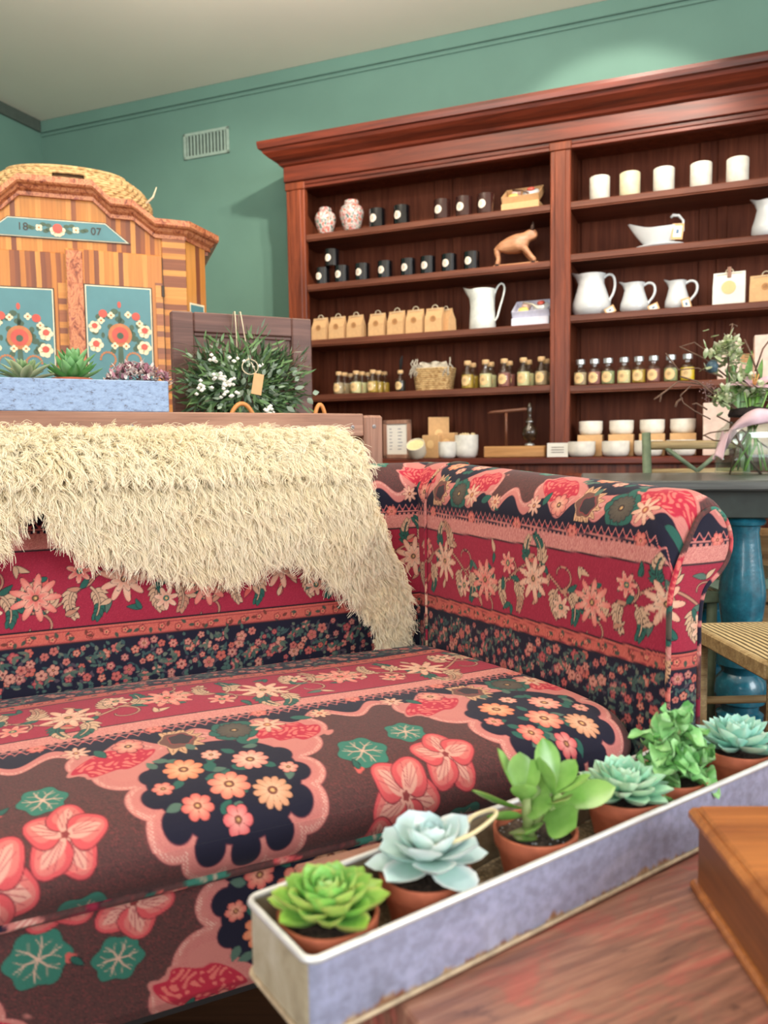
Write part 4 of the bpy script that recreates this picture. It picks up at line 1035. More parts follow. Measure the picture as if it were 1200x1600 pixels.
# stiles, doors
for sg in (-1, 1):
    b = MB(); x0, x1 = sorted((sg*.362, sg*.45)); b.bbox(x0, x1, -.010, .01, .12, 1.735, .002); b.build('stile', M['strip_z'], am)
def bouquet(parent, cx, cz, y, s=1):
    r1, c1, l1, o1 = MB(), MB(), MB(), MB()
    for k in range(26):
        a = random.Random(k*3+1).uniform(0, 6.28); q = .03+.075*((k*.37) % 1); disc(l1, cx+math.cos(a)*q*s, cz+math.sin(a)*q*.95*s, .011*s, y, 8, .6+.8*((k*.7) % 1))
    l1.add([(cx-.012*s, y, cz-.15*s), (cx+.012*s, y, cz-.15*s), (cx+.004*s, y, cz+.09*s), (cx-.004*s, y, cz+.09*s)], [(0, 1, 2, 3)])
    disc(o1, cx, cz+.005*s, .042*s, y-.0006, 20); disc(r1, cx, cz+.005*s, .030*s, y-.0012, 16); disc(l1, cx, cz+.002*s, .012*s, y-.0018, 12)
    fl_ = [(0, .115, .012, 1.8), (-.058, .080, .015, 1), (.058, .075, .015, 1), (-.088, .035, .016, 1), (.088, .025, .018, 1), (-.085, -.03, .019, 1), (.085, -.035, .019, 1)]
    for (x, z, rr, st) in fl_:
        if rr > .0155:
            for k in range(6): disc(c1, cx+(x+math.cos(k)*rr*.8)*s, cz+(z+math.sin(k)*rr*.8-.004)*s, rr*.6*s, y-.0006, 8)
            disc(r1, cx+x*s, cz+z*s, rr*.62*s, y-.0014, 12)
        else: disc(r1, cx+x*s, cz+z*s, rr*s, y-.0008, 12, 1/st)
    for (x, z) in ((-.03, .075), (.03, .08), (-.065, .055), (.07, .05), (-.02, -.035), (.02, -.035)):
        for k in range(4): disc(c1, cx+(x+.007*math.cos(k*1.57))*s, cz+(z+.007*math.sin(k*1.57))*s, .006*s, y-.0008, 8)
        disc(o1, cx+x*s, cz+z*s, .004*s, y-.0016, 8)
    for sg in (-1, 1):                    # urn handles below
        for k in range(14): a = k/13*4.4; disc(o1, cx+sg*(.045+.026*math.cos(a))*s, cz-.085*s+.026*math.sin(a)*s, .0045*s, y-.0007, 6)
    build_multi('floral_print', [(l1, M['p_leaf']), (c1, M['p_cream']), (r1, M['p_red']), (o1, M['p_och'])], parent)
def armoire_door(x0, x1, zt_, px0, px1, pzt, hinge, ang, name='door'):
    b = MB(); d = None
    ox = hinge; g = lambda x: x-ox
    b.bbox(g(x0), g(x1), -.022, .0, .14, zt_, .003); d = b.build('door', M['strip_x'], am); d.location = (ox, -.003, 0); d.rotation_euler = (0, 0, ang)
    b = MB(); w_ = .05
    for (a, c) in ((x0, px0-.012), (px1+.012, x1)):
        b.bbox(g(a)+.001, g(c), -.0245, -.02, .15, pzt+.02, .001)
    b.build('door_stile', M['strip_z'], d)
    for (o, yy, mt, nm) in ((0, -.0255, M['dark_line'], 'panel_edge'), (.004, -.027, M['cream_line'], 'panel_line'), (.008, -.0285, M['teal_panel'], 'flower_panel')):
        b = MB(); b.bbox(g(px0)+o, g(px1)-o, yy, -.02, .75+o, pzt-o, .0005); q = b.build(nm, mt, d)
    bouquet(q, g((px0+px1)/2), pzt-.185, -.0292, min(1.0, (px1-px0)/.24))
    return d
armoire_door(-.33, .028, 1.650, -.262, -.020, 1.522, -.33, 0)
d = armoire_door(.020, .358, 1.662, .078, .318, 1.540, .358, math.radians(4.5))
b = MB(); b.bbox(-.336, -.280, -.026, -.019, .145, 1.655, .002); b.build('burl_edge', M['burl'], d)
for z in (1.53, .9): b = MB(); b.tube([(.0, -.026, z-.02), (.0, -.026, z+.02)], .006, 8); b.build('hinge', M['dark_line'], d)
b = MB(); b.box(.359, .363, -.012, 0, .14, 1.66); b.build('door_gap', M['dark_line'], am)
b = MB(); b.bbox(-.50, .50, -.02, AD, 0, .12, .01); b.build('plinth', M['burl'], am)

# ------------------------------------------------------------------ wicker basket on top of the armoire
bx_, by_, bz_ = ARM.fy(100, 300, .25)
m_, N_, L_, b_ = newmat('woven_rush')
t_ = N_.new('ShaderNodeTexCoord'); mp = N_.new('ShaderNodeMapping'); mp.inputs['Scale'].default_value = (1, 1, 1); L_.new(t_.outputs['Object'], mp.inputs[0])
n1 = noise(N_, L_, mp.outputs[0], 60, 4); c = ramp(N_, L_, n1, [(.3, srgb(160, 122, 74)), (.7, srgb(214, 184, 132))]); L_.new(c, b_.inputs['Base Color']); b_.inputs['Roughness'].default_value = .8; M['rush'] = m_
def woven(prof_fn, nz, a_fn, mb, strands=64, r=.004):
    """coils with a woven wobble"""
    for j in range(nz):
        R_, z = prof_fn(j/(nz-1)); pts = []
        for i in range(strands*4+1):
            a = 2*math.pi*i/(strands*4)
            if a_fn and not a_fn(a, j/(nz-1)): 
                if len(pts) > 2: mb.tube(pts, r, 5)
                pts = []; continue
            q = R_+.0050*math.sin(a*strands+math.pi*(j % 2)); pts.append((q*math.cos(a), q*.55*math.sin(a), z))
        if len(pts) > 2: mb.tube(pts, r, 5)
bas = thing('wicker_basket', 'large oval woven basket with hand holes lying on top of the armoire', 'basket', ARM.w(.06, .27, 1.853), ARM.a)
bas.location = ARM.w(.03, .265, 1.853)
def bp(t): return (.30+.012*math.sin(min(1, t/.5)*math.pi)-.085*max(0, (t-.35)/.65)**2.2, .010+.140*t)
b = MB()
gap = lambda a, t: not ((.66 < t < .84) and (4.55 < a < 4.95 or 1.4 < a < 1.7))
woven(bp, 15, gap, b, 44, .0058)
b.build('weave', M['rush'], bas, True)
b = MB(); b.lathe([(.29, .002), (.29, .06), (.24, .12), (.20, .135)], 40, sy=.55, cap=False); b.lathe([(.0, .003), (.29, .003)], 40, sy=.55, cap=False); b.build('shade_liner', plain('wicker_shadow', srgb(84, 58, 34), .9), bas, True)  # inner shell coloured dark as the shade between the strands
b = MB(); b.tube([(.215*math.cos(a), .215*.55*math.sin(a), .155) for a in np.linspace(0, 2*math.pi, 90)], .008, 7); b.build('rim', M['rush'], bas, True)
b = MB(); b.tube([(.29, -.06, .06), (.32, -.06, .09), (.335, -.06, .13)], [.005, .004, .002], 6); b.build('loose_end', M['twine'], bas, True)
# ------------------------------------------------------------------ goods on the bookcase shelves
def bxl(px, py, y): return BOOK.fy(px, py, y)
def at_shelf(px, z, y=.06, name='item', label='', cat='', group=None, rz=0):
    # local x from the pixel column at that shelf height
    py = 400
    for _ in range(3):
        x, _, zz = bxl(px, py, y); py += (zz-z)*FPX/4.
    return thing(name, label, cat, BOOK.w(x, y, z+.001), BOOK.a+rz, group)
ORD = ['first', 'second', 'third', 'fourth', 'fifth', 'sixth', 'seventh', 'eighth', 'ninth']
def at_place(px, z, y=.06):
    py = 400
    for _ in range(3):
        x, _, zz = bxl(px, py, y); py += (zz-z)*FPX/4.
    return BOOK.w(x, y, z+.001)
def label_disc(mb, r, R, z, n=20, k=6, sq=False, h=None):
    """a round label wrapped on a cylinder of radius R, facing -y"""
    vs = []; fs = []
    for j in range(k+1):
        for i in range(n):
            a = 2*math.pi*i/n; q = r*j/k; dx, dz = q*math.cos(a), q*math.sin(a)
            t = dx/R; vs.append((R*math.sin(t), -R*math.cos(t), z+dz))
    for j in range(k):
        for i in range(n): i2 = (i+1) % n; fs.append((j*n+i, j*n+i2, (j+1)*n+i2, (j+1)*n+i))
    mb.add(vs, fs)
def candle(px, z, label, group, mat, y=.05, R=.044, H=.098, rz=0):
    t = at_shelf(px, z, y, 'glass_candle', label, 'candle', group, -.25+rz)
    b = MB(); b.lathe([(R*.9, 0), (R, .004), (R, H), (R-.003, H+.001), (R-.004, H-.004), (R-.004, .012), (0, .012)], 28, cap=False); b.lathe([(0, 0), (R*.9, 0)], 28, cap=False); b.build('glass_cup', mat, t, 40)
    b = MB(); b.lathe([(R-.0045, H*.72), (0, H*.73)], 24, cap=False); b.build('wax', M['cream'], t, True)
    b = MB(); label_disc(b, .021, R+.0006, H*.48); lb = b.build('label', M['label'], t, True)
    b = MB()
    for k, w_ in enumerate((.010, .016, .012)): b.box(-w_/2, w_/2, -R-.0016, -R-.0010, H*.48+.008-k*.007, H*.48+.0095-k*.007)
    b.build('label_print', M['ink'], lb)
    return t
z = SHZ_L[0]; G = 'dark glass candles on the top left shelf'
c0 = candle(590, z, 'black glass candle beside the right-hand ginger jar, round pale label', G, M['black_glass'])
cpx = dup(c0, at_place(628, z, .05), BOOK.a-.25, 'black glass candle standing apart, second to the right of the ginger jars')
cb = candle(691, z, 'brown-black glass candle, leftmost of three near the open top-shelf gift box', G, M['brown_glass'], H=.10)
dup(cb, at_place(725, z, .05), BOOK.a-.25, 'brown-black glass candle, middle of three near the open top-shelf gift box')
dup(cb, at_place(759, z, .05), BOOK.a-.25, 'brown-black glass candle, rightmost of three next to the open top-shelf gift box')
z = SHZ_L[1]; G = 'row of dark glass candles on the second left shelf'
xs8 = [505, 535, 567, 602, 638, 669, 702, 737]
for k, px in enumerate(xs8):
    c = dup(c0, at_place(px, z, .05), BOOK.a-.25, 'black glass candle, %s from the left in the row of eight' % ORD[k], .92); c['group'] = G
c = dup(c0, at_place(519, z+.0925, .05), BOOK.a-.2, 'single black glass candle stacked on top of the row of eight', .92); c['group'] = G
# ginger jars, painted with a fine procedural famille-rose pattern
m_, N_, L_, b_ = newmat('rose_porcelain'); n1 = noise(N_, L_, coords(N_, L_), 60, 5, .7)
c = ramp(N_, L_, n1, [(.38, srgb(46, 66, 80)), (.44, srgb(90, 140, 120)), (.47, srgb(222, 214, 206)), (.51, srgb(214, 200, 192)), (.53, srgb(196, 90, 100)), (.58, srgb(150, 56, 66)), (.62, srgb(204, 150, 90))]); L_.new(c, b_.inputs['Base Color']); b_.inputs['Roughness'].default_value = .12; M['famille'] = m_
for px, s_, lb in ((509, 1.0, 'small painted porcelain ginger jar at the left end of the top shelf'), (550, 1.14, 'larger painted porcelain ginger jar next to the black candles')):
    t = at_shelf(px, SHZ_L[0], .06, 'ginger_jar', lb, 'jar', 'painted ginger jars')
    b = MB(); b.lathe([(r_*s_, z_*s_) for r_, z_ in ((.030, 0), (.034, .004), (.044, .03), (.056, .07), (.058, .09), (.052, .112), (.036, .125), (.030, .128))], 32); b.build('body', M['famille'], t, True)
    b = MB(); b.lathe([(r_*s_, z_*s_) for r_, z_ in ((.031, .126), (.034, .130), (.034, .142), (.030, .146), (0, .147))], 28); b.build('lid', M['famille'], t, 40)
# open gift boxes of soaps
def giftbox(px, z, label, boxmat, inner, w_=.20, rz=0, tag_=False):
    t = at_shelf(px, z, .05, 'gift_box', label, 'gift box', None, rz)
    b = MB(); b.bbox(-w_/2, w_/2, 0, .15, 0, .045, .002); b.build('box_lid', boxmat, t)
    Mx = T(0, .02, .047, rx=math.radians(32)); th = .003; D_ = .13; h_ = .035
    b = MB(); b.box(-w_/2, w_/2, 0, D_, 0, th, Mx); b.box(-w_/2, w_/2, 0, th, 0, h_, Mx); b.box(-w_/2, w_/2, D_-th, D_, 0, h_, Mx); b.box(-w_/2, -w_/2+th, 0, D_, 0, h_, Mx); b.box(w_/2-th, w_/2, 0, D_, 0, h_, Mx)
    b.build('tray', inner, t)
    def soap(x, y, rx_, ry_, m_, nm, rz_=0): q = MB(); q.lathe([(0, 0), (.8, .02), (1, .35), (1, .65), (.85, .95), (0, 1)], 24, M=Mx @ T(x, y, .006) @ Matrix.Rotation(rz_, 4, 'Z') @ Matrix.Diagonal((rx_, ry_, .026, 1))); q.build(nm, m_, t, True)
    soap(w_*.2, D_*.6, .042, .034, M['white'], 'soap', .4); soap(-w_*.22, D_*.78, .024, .022, plain('pink_soap', srgb(226, 190, 176), .5), 'soap'); soap(-w_*.24, D_*.36, .026, .022, plain('yellow_soap', srgb(226, 200, 110), .5), 'soap')
    q = MB(); q.lathe([(0, 0), (.02, .002), (.018, .01), (0, .014)], 16, M=Mx @ T(w_*.2, D_*.66, .031)); q.build('flower', M['p_red'], t, True)
    q = MB(); q.tube([tuple(Mx @ Vector((-.06, D_*.86, .036))), tuple(Mx @ Vector((.0, D_*.5, .040))), tuple(Mx @ Vector((.04, D_*.12, .036)))], .0045, 6); q.build('brush', M['twig'] if not tag_ else M['cream'], t, True)
    return t
giftbox(812, SHZ_L[0], 'kraft box tilted open to show soaps, right end of the top shelf', M['kraft'], M['kraft'], .19, -.05)
giftbox(828, SHZ_L[2], 'pale lilac gift box tilted open with soaps, beside the tall white pitcher', plain('lilac_card', srgb(208, 208, 222), .6), plain('lilac_card_inside', srgb(206, 206, 222), .6), .19, -.05, True)
# carved wooden toy beast on wheels board
t = at_shelf(806, SHZ_L[1], .07, 'carved_animal', 'carved pale wooden horned animal toy on a plank, end of the candle shelf', 'carving')
M['carv'] = wood('carved_pale_wood', srgb(158, 100, 66), srgb(206, 150, 108), 'x', 2, .55)
def skin_mesh(name, verts, edges, radii, mat, parent, lvl=2):
    me = bpy.data.meshes.new(name); me.from_pydata(verts, edges, []); o = bpy.data.objects.new(name, me); link(o)
    md = o.modifiers.new('skin', 'SKIN'); 
    for i, r_ in enumerate(radii): me.skin_vertices[0].data[i].radius = (r_, r_) if not isinstance(r_, tuple) else r_
    me.skin_vertices[0].data[0].use_root = True
    sb = o.modifiers.new('sub', 'SUBSURF'); sb.levels = lvl; sb.render_levels = lvl
    dg = bpy.context.evaluated_depsgraph_get(); bpy.context.view_layer.update(); dg = bpy.context.evaluated_depsgraph_get()
    me2 = bpy.data.meshes.new_from_object(o.evaluated_get(dg)); bpy.data.objects.remove(o)
    me2.name = name; me2.materials.clear(); me2.materials.append(mat); me2.shade_smooth()
    o2 = bpy.data.objects.new(name, me2); link(o2); o2.parent = parent; return o2
V_ = [(-.085, 0, .120), (-.045, 0, .108), (-.005, 0, .112), (.030, 0, .128), (.055, 0, .142), (.082, 0, .150), (.108, 0, .140), (-.098, .012, .075), (-.088, .014, .045), (-.100, .014, .012), (-.092, -.014, .072), (-.084, -.016, .042), (-.094, -.018, .012), (.040, .016, .085), (.062, .018, .050), (.088, .018, .015), (.046, -.018, .085), (.074, -.020, .050), (.102, -.020, .015), (.088, 0, .178), (.112, 0, .158)]
E_ = [(0, 1), (1, 2), (2, 3), (3, 4), (4, 5), (5, 6), (0, 7), (7, 8), (8, 9), (0, 10), (10, 11), (11, 12), (3, 13), (13, 14), (14, 15), (3, 16), (16, 17), (17, 18), (5, 19), (5, 20)]
skin_mesh('body', V_, E_, [.028, .044, .050, .034, .026, .026, .017, .016, .011, .012, .016, .011, .012, .018, .012, .012, .018, .013, .013, .014, .014], M['carv'], t)
b = MB()
for sg in (-.012, .012): b.lathe([(.010, 0), (.007, .02), (0, .045)], 10, M=T(.082, sg, .17, ry=.15))
b.build('horns', plain('dark_horn', srgb(78, 54, 42), .6), t, True)
b = MB(); b.bbox(-.11, .115, -.022, .03, 0, .016, .003); b.build('plank', M['carv'], t)
for x in (-.09, .09): b = MB(); b.lathe([(.010, -.002), (.010, .004), (0, .004)], 14, M=T(x, -.023, .010, rx=math.pi/2)); b.build('wheel', M['dark'], t)
# kraft bags
def kbag(px, z, label, group, w_=.092, h_=.125, y=.06, rz=0, mat=None):
    t = at_shelf(px, z, y, 'paper_bag', label, 'paper bag', group, rz-.12)
    b = MB(); r_ = random.Random(px)
    for k, (zz, s_, d_) in enumerate(((0, 1, .5), (.3, 1.02, .55), (.8, 1, .35), (1, .97, .04))): pass
    L_ = [(0, 1, .028), (.05, 1, .030), (.55, 1.0, .026), (.86, .99, .006), (1.0, .99, .002)]
    vs = []; fs = []
    for (zz, s_, d_) in L_: vs += [(-w_/2*s_, -d_, h_*zz), (w_/2*s_, -d_, h_*zz), (w_/2*s_, d_, h_*zz), (0, d_, h_*zz), (-w_/2*s_, d_, h_*zz)]
    for j in range(4):
        for i in range(5): fs.append((j*5+i, j*5+(i+1) % 5, (j+1)*5+(i+1) % 5, (j+1)*5+i))
    fs.append((4, 3, 2, 1, 0)); fs.append((20, 21, 22, 23, 24)); b.add(vs, fs); b.build('bag', mat or M['kraft'], t)
    b = MB(); disc(b, 0, h_*.55, .016, -.0285, 16); 
    lb = b.build('printed_mark', plain('kraft_stamp', srgb(186, 134, 84), .8), t)
    b = MB(); [b.box(-q, q, -.0292, -.0288, h_*.55+.006-k*.005, h_*.55+.0072-k*.005) for k, q in enumerate((.006, .011, .008))]; b.build('printed_text', M['ink'], lb)
    b = MB(); b.tube([(.016*math.cos(a)-.0, 0, h_*.99+.017*math.sin(a)) for a in np.linspace(-.4, 3.5, 14)], .0025, 5); b.tube([(-w_*.4, -.004, h_*.93), (0, -.006, h_*.96), (w_*.4, -.004, h_*.95)], .0018, 5); b.build('twine_tie', M['twine'], t, True)
    return t
z = SHZ_L[2]; G = 'kraft bags tied with twine on the third left shelf'
k0 = kbag(502, z, 'small kraft bag tied with twine, first from the left on the third shelf', G)
for k, px in enumerate((529, 557, 591, 621, 650, 680)):
    q = dup(k0, at_place(px, z, .06), BOOK.a-.12+.03*math.sin(px), 'small kraft bag tied with twine, %s from the left on the third shelf' % ORD[k+1], 1.0+.03*(k > 2))
q = dup(k0, at_place(697, z, .10), BOOK.a-.5, 'small kraft bag half hidden behind the last one in the row')
# jugs
def jug(px, z, label, h_=.17, R=.062, name='white_jug', y=.09, rz=-.05, tall=False, mat=None):
    t = at_shelf(px, z, y, name, label, 'jug', 'white jugs on the shelves', rz)
    if tall: pr = [(.80, 0), (.84, .02), (.80, .3), (.76, .6), (.78, .8), (.84, .92), (.82, 1.0)]
    else: pr = [(.74, 0), (.86, .03), (1.0, .16), (.98, .32), (.80, .58), (.66, .78), (.66, .9), (.74, 1.0)]
    n = 40; vs = []; fs = []; thick = .004
    def lip(a, f): return math.exp(-((a-math.pi)/.42)**2)*max(0, (f-.72)/.28)**1.5
    rows = [(r_, f, 0) for r_, f in pr]+[(r_, f, thick) for r_, f in pr[::-1]]
    rr = []
    for r_, f, th in rows:
        for i in range(n):
            a = 2*math.pi*i/n; q = R*r_-th; l_ = lip(a, f); q *= 1+.55*l_; top_ = (.10*l_-.06*max(0, (f-.8)/.2)*math.cos(a/1)*0)*h_
            vs.append((q*math.cos(a), q*math.sin(a), h_*f+top_+(th if f < .05 else 0)))
    m2 = len(rows)
    for j in range(m2-1):
        for i in range(n): fs.append((j*n+i, j*n+(i+1) % n, (j+1)*n+(i+1) % n, (j+1)*n+i))
    fs.append(tuple(range(n))[::-1]); fs.append(tuple((m2-1)*n+i for i in range(n)))
    b = MB(); b.add(vs, fs); b.build('body', mat or M['white'], t, 50)
    x0 = R*(.82 if tall else .66); up = h_*(1.12 if tall else .93)
    if tall: pts = [(x0*.95, 0, h_*.88), (x0+.012, 0, h_*1.05), (x0+.032, 0, h_*1.13), (x0+.050, 0, h_*1.05), (x0+.046, 0, h_*.85), (x0+.022, 0, h_*.5), (x0+.012, 0, h_*.3), (x0-.002, 0, h_*.22)]
    else: pts = [(x0*.92, 0, h_*.90), (x0+.02, 0, h_*.99), (x0+.044, 0, h_*.93), (x0+.052, 0, h_*.74), (x0+.044, 0, h_*.52), (x0+.024, 0, h_*.36), (R*.93, 0, h_*.28)]
    b = MB(); pp = np.array(pts); 
    for _ in range(2):
        q = [pp[0]]
        for a, c_ in zip(pp[:-1], pp[1:]): q += [a*.75+c_*.25, a*.25+c_*.75]
        q.append(pp[-1]); pp = np.array(q)
    b.tube([tuple(v) for v in pp], .0062 if not tall else .005, 10); b.build('handle', mat or M['white'], t, True)
    return t
def price_tag(t, x, z, rz, y=-.075, s=1):
    b = MB(); b.bbox(-.017*s, .017*s, -.001, .001, -.024*s, .024*s, .0003, T(x, y, z, ry=rz)); g = b.build('price_tag', M['kraft'], t)
    b = MB(); b.box(-.012*s, .012*s, -.0016, -.001, -.017*s, .017*s, T(x, y, z, ry=rz)); b.build('tag_paper', M['card'], g)
    b = MB(); b.box(-.004*s, .004*s, -.0021, -.0017, -.006*s, .006*s, T(x, y, z, ry=rz)); b.build('tag_print', plain('blue_print', srgb(90, 120, 150), .7), g)
M['tallw'] = plain('cream_enamel', srgb(222, 226, 220), .25, coat=.3)
t = jug(754, SHZ_L[2], 'tall straight white enamel pitcher with looped handle beside the kraft bags', .205, .082, 'tall_pitcher', tall=True, mat=M['tallw'])
t = jug(924, SHZ_R[2], 'largest white china jug, next to the bookcase pillar', .20, .092); price_tag(t, .10, .012, 1.1)
t = jug(991, SHZ_R[2], 'medium white china jug between two other jugs', .142, .066); price_tag(t, .095, .010, 1.2)
t = jug(1058, SHZ_R[2], 'smallest white china jug with a price tag at its foot', .135, .056); price_tag(t, .045, .016, -.25, -.07, 1.15)
t = jug(1200, SHZ_R[1], 'white china jug cut off by the right edge, above the cream bag', .165, .07)
# gravy boat
t = at_shelf(1030, SHZ_R[1], .09, 'gravy_boat', 'white china gravy boat on an oval saucer with hanging tag', 'gravy boat', None, -.1)
b = MB(); b.lathe([(0, .004), (.06, .002), (.085, .008), (.098, .016), (.096, .018), (.06, .010), (0, .010)], 36, sx=1.15, sy=.7, cap=False); b.build('saucer', M['white'], t, True)
def boat(i, j):
    a = 2*math.pi*i; f = j; ca, sa = math.cos(a), math.sin(a); spout = max(0, -ca)**3; back = max(0, ca)**3
    R_ = (.035+.04*f**.6); x = R_*1.35*ca*(1+.35*spout*f*1.3); y = R_*.72*sa*(1-.45*spout*f); z = .016+.078*f+.042*spout*f**2+.012*back*f
    return (x, y, z)
b = MB(); b.grid(boat, 40, 12, close_u=True); b.grid(lambda i, j: (lambda p: (p[0]*.95, p[1]*.93, p[2]+.002))(boat(i, j)), 40, 12, close_u=True); b.build('boat', M['white'], t, True)
b = MB(); b.tube([(.085, 0, .05), (.105, 0, .075), (.105, 0, .12), (.085, 0, .145), (.06, 0, .15), (.05, 0, .14)], [.006, .006, .006, .007, .008, .005], 10); b.build('handle', M['white'], t, True); price_tag(t, .085, .065, .12, -.035, 1.5)
# ribbed cups
def ribcup(px, label, mat):
    t = at_shelf(px, SHZ_R[0], .05, 'ribbed_cup', label, 'cup', 'ribbed cups on the top right shelf')
    n = 96; vs = []; fs = []; rows = [(.044, 0), (.046, .003), (.046, .108), (.044, .110), (.041, .108), (.041, .02), (0.001, .02)]
    for k, (r_, z_) in enumerate(rows):
        for i in range(n):
            a = 2*math.pi*i/n; q = r_+(.0008*math.cos(a*32) if 0 < k < 3 else 0); vs.append((q*math.cos(a), q*math.sin(a), z_))
    for j in range(len(rows)-1):
        for i in range(n): fs.append((j*n+i, j*n+(i+1) % n, (j+1)*n+(i+1) % n, (j+1)*n+i))
    fs.append(tuple(range(n))[::-1]); b = MB(); b.add(vs, fs); b.build('cup', mat, t, 50); 
    b = MB(); b.lathe([(.0405, .09), (0, .091)], 24, cap=False); b.build('wax', M['cream'], t, True); return t
M['ribw'] = plain('ribbed_ceramic', srgb(204, 199, 186), .5)
ribcup(937, 'white ribbed cup nearest the bookcase pillar', M['ribw']); ribcup(984, 'yellowish cream ribbed cup, the second of five', plain('yellow_ceramic', srgb(206, 196, 162), .5))
for px, lb in ((1037, 'white ribbed cup in the middle of the five'), (1095, 'white ribbed cup, fourth of the five'), (1152, 'white ribbed cup, last of the five towards the right')): ribcup(px, lb, M['ribw'])
# cream bag with peg, kraft bag
t = kbag(1139, SHZ_R[2], 'cream paper bag closed with a wooden peg, round kraft sticker', None, .135, .15, mat=M['card'])
b = MB(); disc(b, 0, .078, .030, -.0296, 20); b.build('sticker', M['ylabel'], t)
b = MB(); b.bbox(-.008, .008, -.014, -.004, .125, .172, .001); b.build('peg', M['pale_wood_z'], t)
kbag(1196, SHZ_R[2], 'larger kraft bag beside the cream pegged bag', None, .13, .125)
# bottles with cork stoppers
def bottle(px, label, group, fill, y=.06, h_=.125, R=.030, shelf=None, cap='cork', lab='ylabel', name='corked_bottle'):
    t = at_shelf(px, shelf if shelf is not None else SHZ_L[3], y, name, label, 'bottle' if cap != 'silver' else 'jar', group, -.2)
    b = MB(); b.lathe([(R*.92, 0), (R, .004), (R, h_*.52), (R*.8, h_*.62), (R*.5, h_*.70), (R*.48, h_*.80), (R*.54, h_*.81), (R*.54, h_*.84)], 24); b.build('glass', M['clearish'], t, 40)
    b = MB(); b.lathe([(0, .004), (R*.9, .005), (R*.93, .01), (R*.93, h_*.5), (0, h_*.51)], 20, cap=False); b.build('contents', fill, t, 40)
    b = MB()
    if cap == 'cork': b.lathe([(R*.50, h_*.83), (R*.56, h_*.85), (R*.56, h_*.97), (R*.5, h_*.99), (0, h_*.99)], 18)
    else: b.lathe([(R*.60, h_*.80), (R*.68, h_*.81), (R*.68, h_*.97), (R*.6, h_*.99), (0, h_*.99)], 20)
    b.build('stopper' if cap == 'cork' else 'lid', M[cap if cap != 'cork' else 'cork'], t, 40)
    b = MB(); label_disc(b, R*.78, R+.0008, h_*.28); lb = b.build('label', M[lab], t, True)
    b = MB(); [b.box(-q, q, -R-.0018, -R-.0012, h_*.28+.008-k*.006, h_*.28+.0092-k*.006) for k, q in enumerate((.006, .011, .008))]; b.build('label_print', M['ink'], lb)
    return t
M['clearish'] = thin_glass('pale_bottle_glass')
F = {'am': plain('amber_oil', srgb(186, 150, 60), .3), 'pale': plain('pale_salts', srgb(222, 212, 160), .5, var=.2, scale=200), 'rose': plain('rose_salts', srgb(150, 90, 84), .6, var=.3, scale=200), 'tan': plain('tan_salts', srgb(176, 152, 120), .6, var=.3, scale=200), 'yel': plain('yellow_oil', srgb(232, 196, 40), .3), 'grn': plain('green_herb', srgb(150, 156, 110), .6, var=.4, scale=200), 'drk': plain('dark_oil', srgb(54, 50, 46), .2)}
G = 'corked bottles on the fourth left shelf'
i = 0
for (px, fl, who) in ((530, 'tan', 'leftmost group'), (557, 'pale', 'second group from the left'), (583, 'am', 'third group from the left')):
    bottle(px, 'cork-stoppered bottle at the front of the %s' % who, G, F[fl], .05)
    for k in (1, 2): bottle(px+9*k, 'cork-stoppered bottle, %s in the %s' % (['middle one', 'rear one'][k-1], who), G, F[fl if k == 1 else 'am'], .05+.06*k)
t = bottle(626, 'dark bottle with yellow round label and slim black brush, left of the wicker basket', G, F['drk'], .05, .115, .028)
b = MB(); b.tube([(0, 0, .11), (.004, 0, .16), (.012, 0, .19)], [.005, .010, .003], 8); b.build('brush', M['dark'], t, True)
for k, (px, fl) in enumerate(((731, 'am'), (759, 'pale'), (788, 'rose'), (818, 'pale'), (846, 'tan'))):
    bottle(px, 'cork-stoppered bottle in front, %s of the five right of the basket' % ORD[k], G, F[fl], .05, .145, .033)
    bottle(px+8, 'cork-stoppered bottle standing behind the %s of the five' % ORD[k], G, F[fl], .12, .14, .032)
G = 'silver-lidded jars on the right shelf'
for k, (px, fl) in enumerate(((907, 'tan'), (929, 'rose'), (950, 'grn'), (975, 'pale'), (998, 'am'), (1021, 'rose'), (1048, 'grn'), (1074, 'yel'))):
    lb = 'silver-lidded glass jar with round label, %s of eight from the pillar' % ORD[k]
    if k == 7: lb = 'silver-lidded jar of bright yellow oil behind the twigs of the bouquet'
    bottle(px, lb, G, F[fl], .05, .128, .033, SHZ_R[3], 'silver', 'ylabel', 'lidded_jar')
# wicker basket with cloth
t = at_shelf(679, SHZ_L[3], .08, 'small_wicker_basket', 'small wicker basket holding a folded pale cloth on the fourth shelf', 'basket', None, -.05)
b = MB()
for j in range(11):
    s_ = .86+.14*j/10; pts = []
    for i in range(121):
        a = 2*math.pi*i/120; ca, sa = math.cos(a), math.sin(a); q = (abs(ca)**4+abs(sa)**4)**-.25; w_ = 1+.02*math.sin(a*30+math.pi*(j % 2))
        pts.append((.105*s_*ca*q*w_, .06*s_*sa*q*w_, .006+.0105*j))
    b.tube(pts, .0062, 5)
b.build('weave', M['rush'], t, True)
b = MB(); b.bbox(-.088, .088, -.045, .045, .004, .10, .004); b.build('shade_liner', plain('basket_shadow', srgb(110, 82, 54), .9), t)  # filler block in a dark tone, standing for the shade inside the weave
M['linen'] = plain('pale_linen', srgb(196, 186, 168), .9, var=.1, scale=60, bmp=.3)
b = MB(); b.grid(lambda i, j: (-.085+.17*i, -.035+.07*j, .112+.028*math.sin(math.pi*i)**.4+.006*math.sin(i*19+j*7)), 24, 10); b.grid(lambda i, j: (-.075+.15*i+.004*math.sin(j*9), -.030-.008*j+.004*math.sin(i*20), .148-.045*j+.004*math.sin(i*13)), 24, 10); b.build('cloth', M['linen'], t, True)
b = MB(); r = random.Random(4)
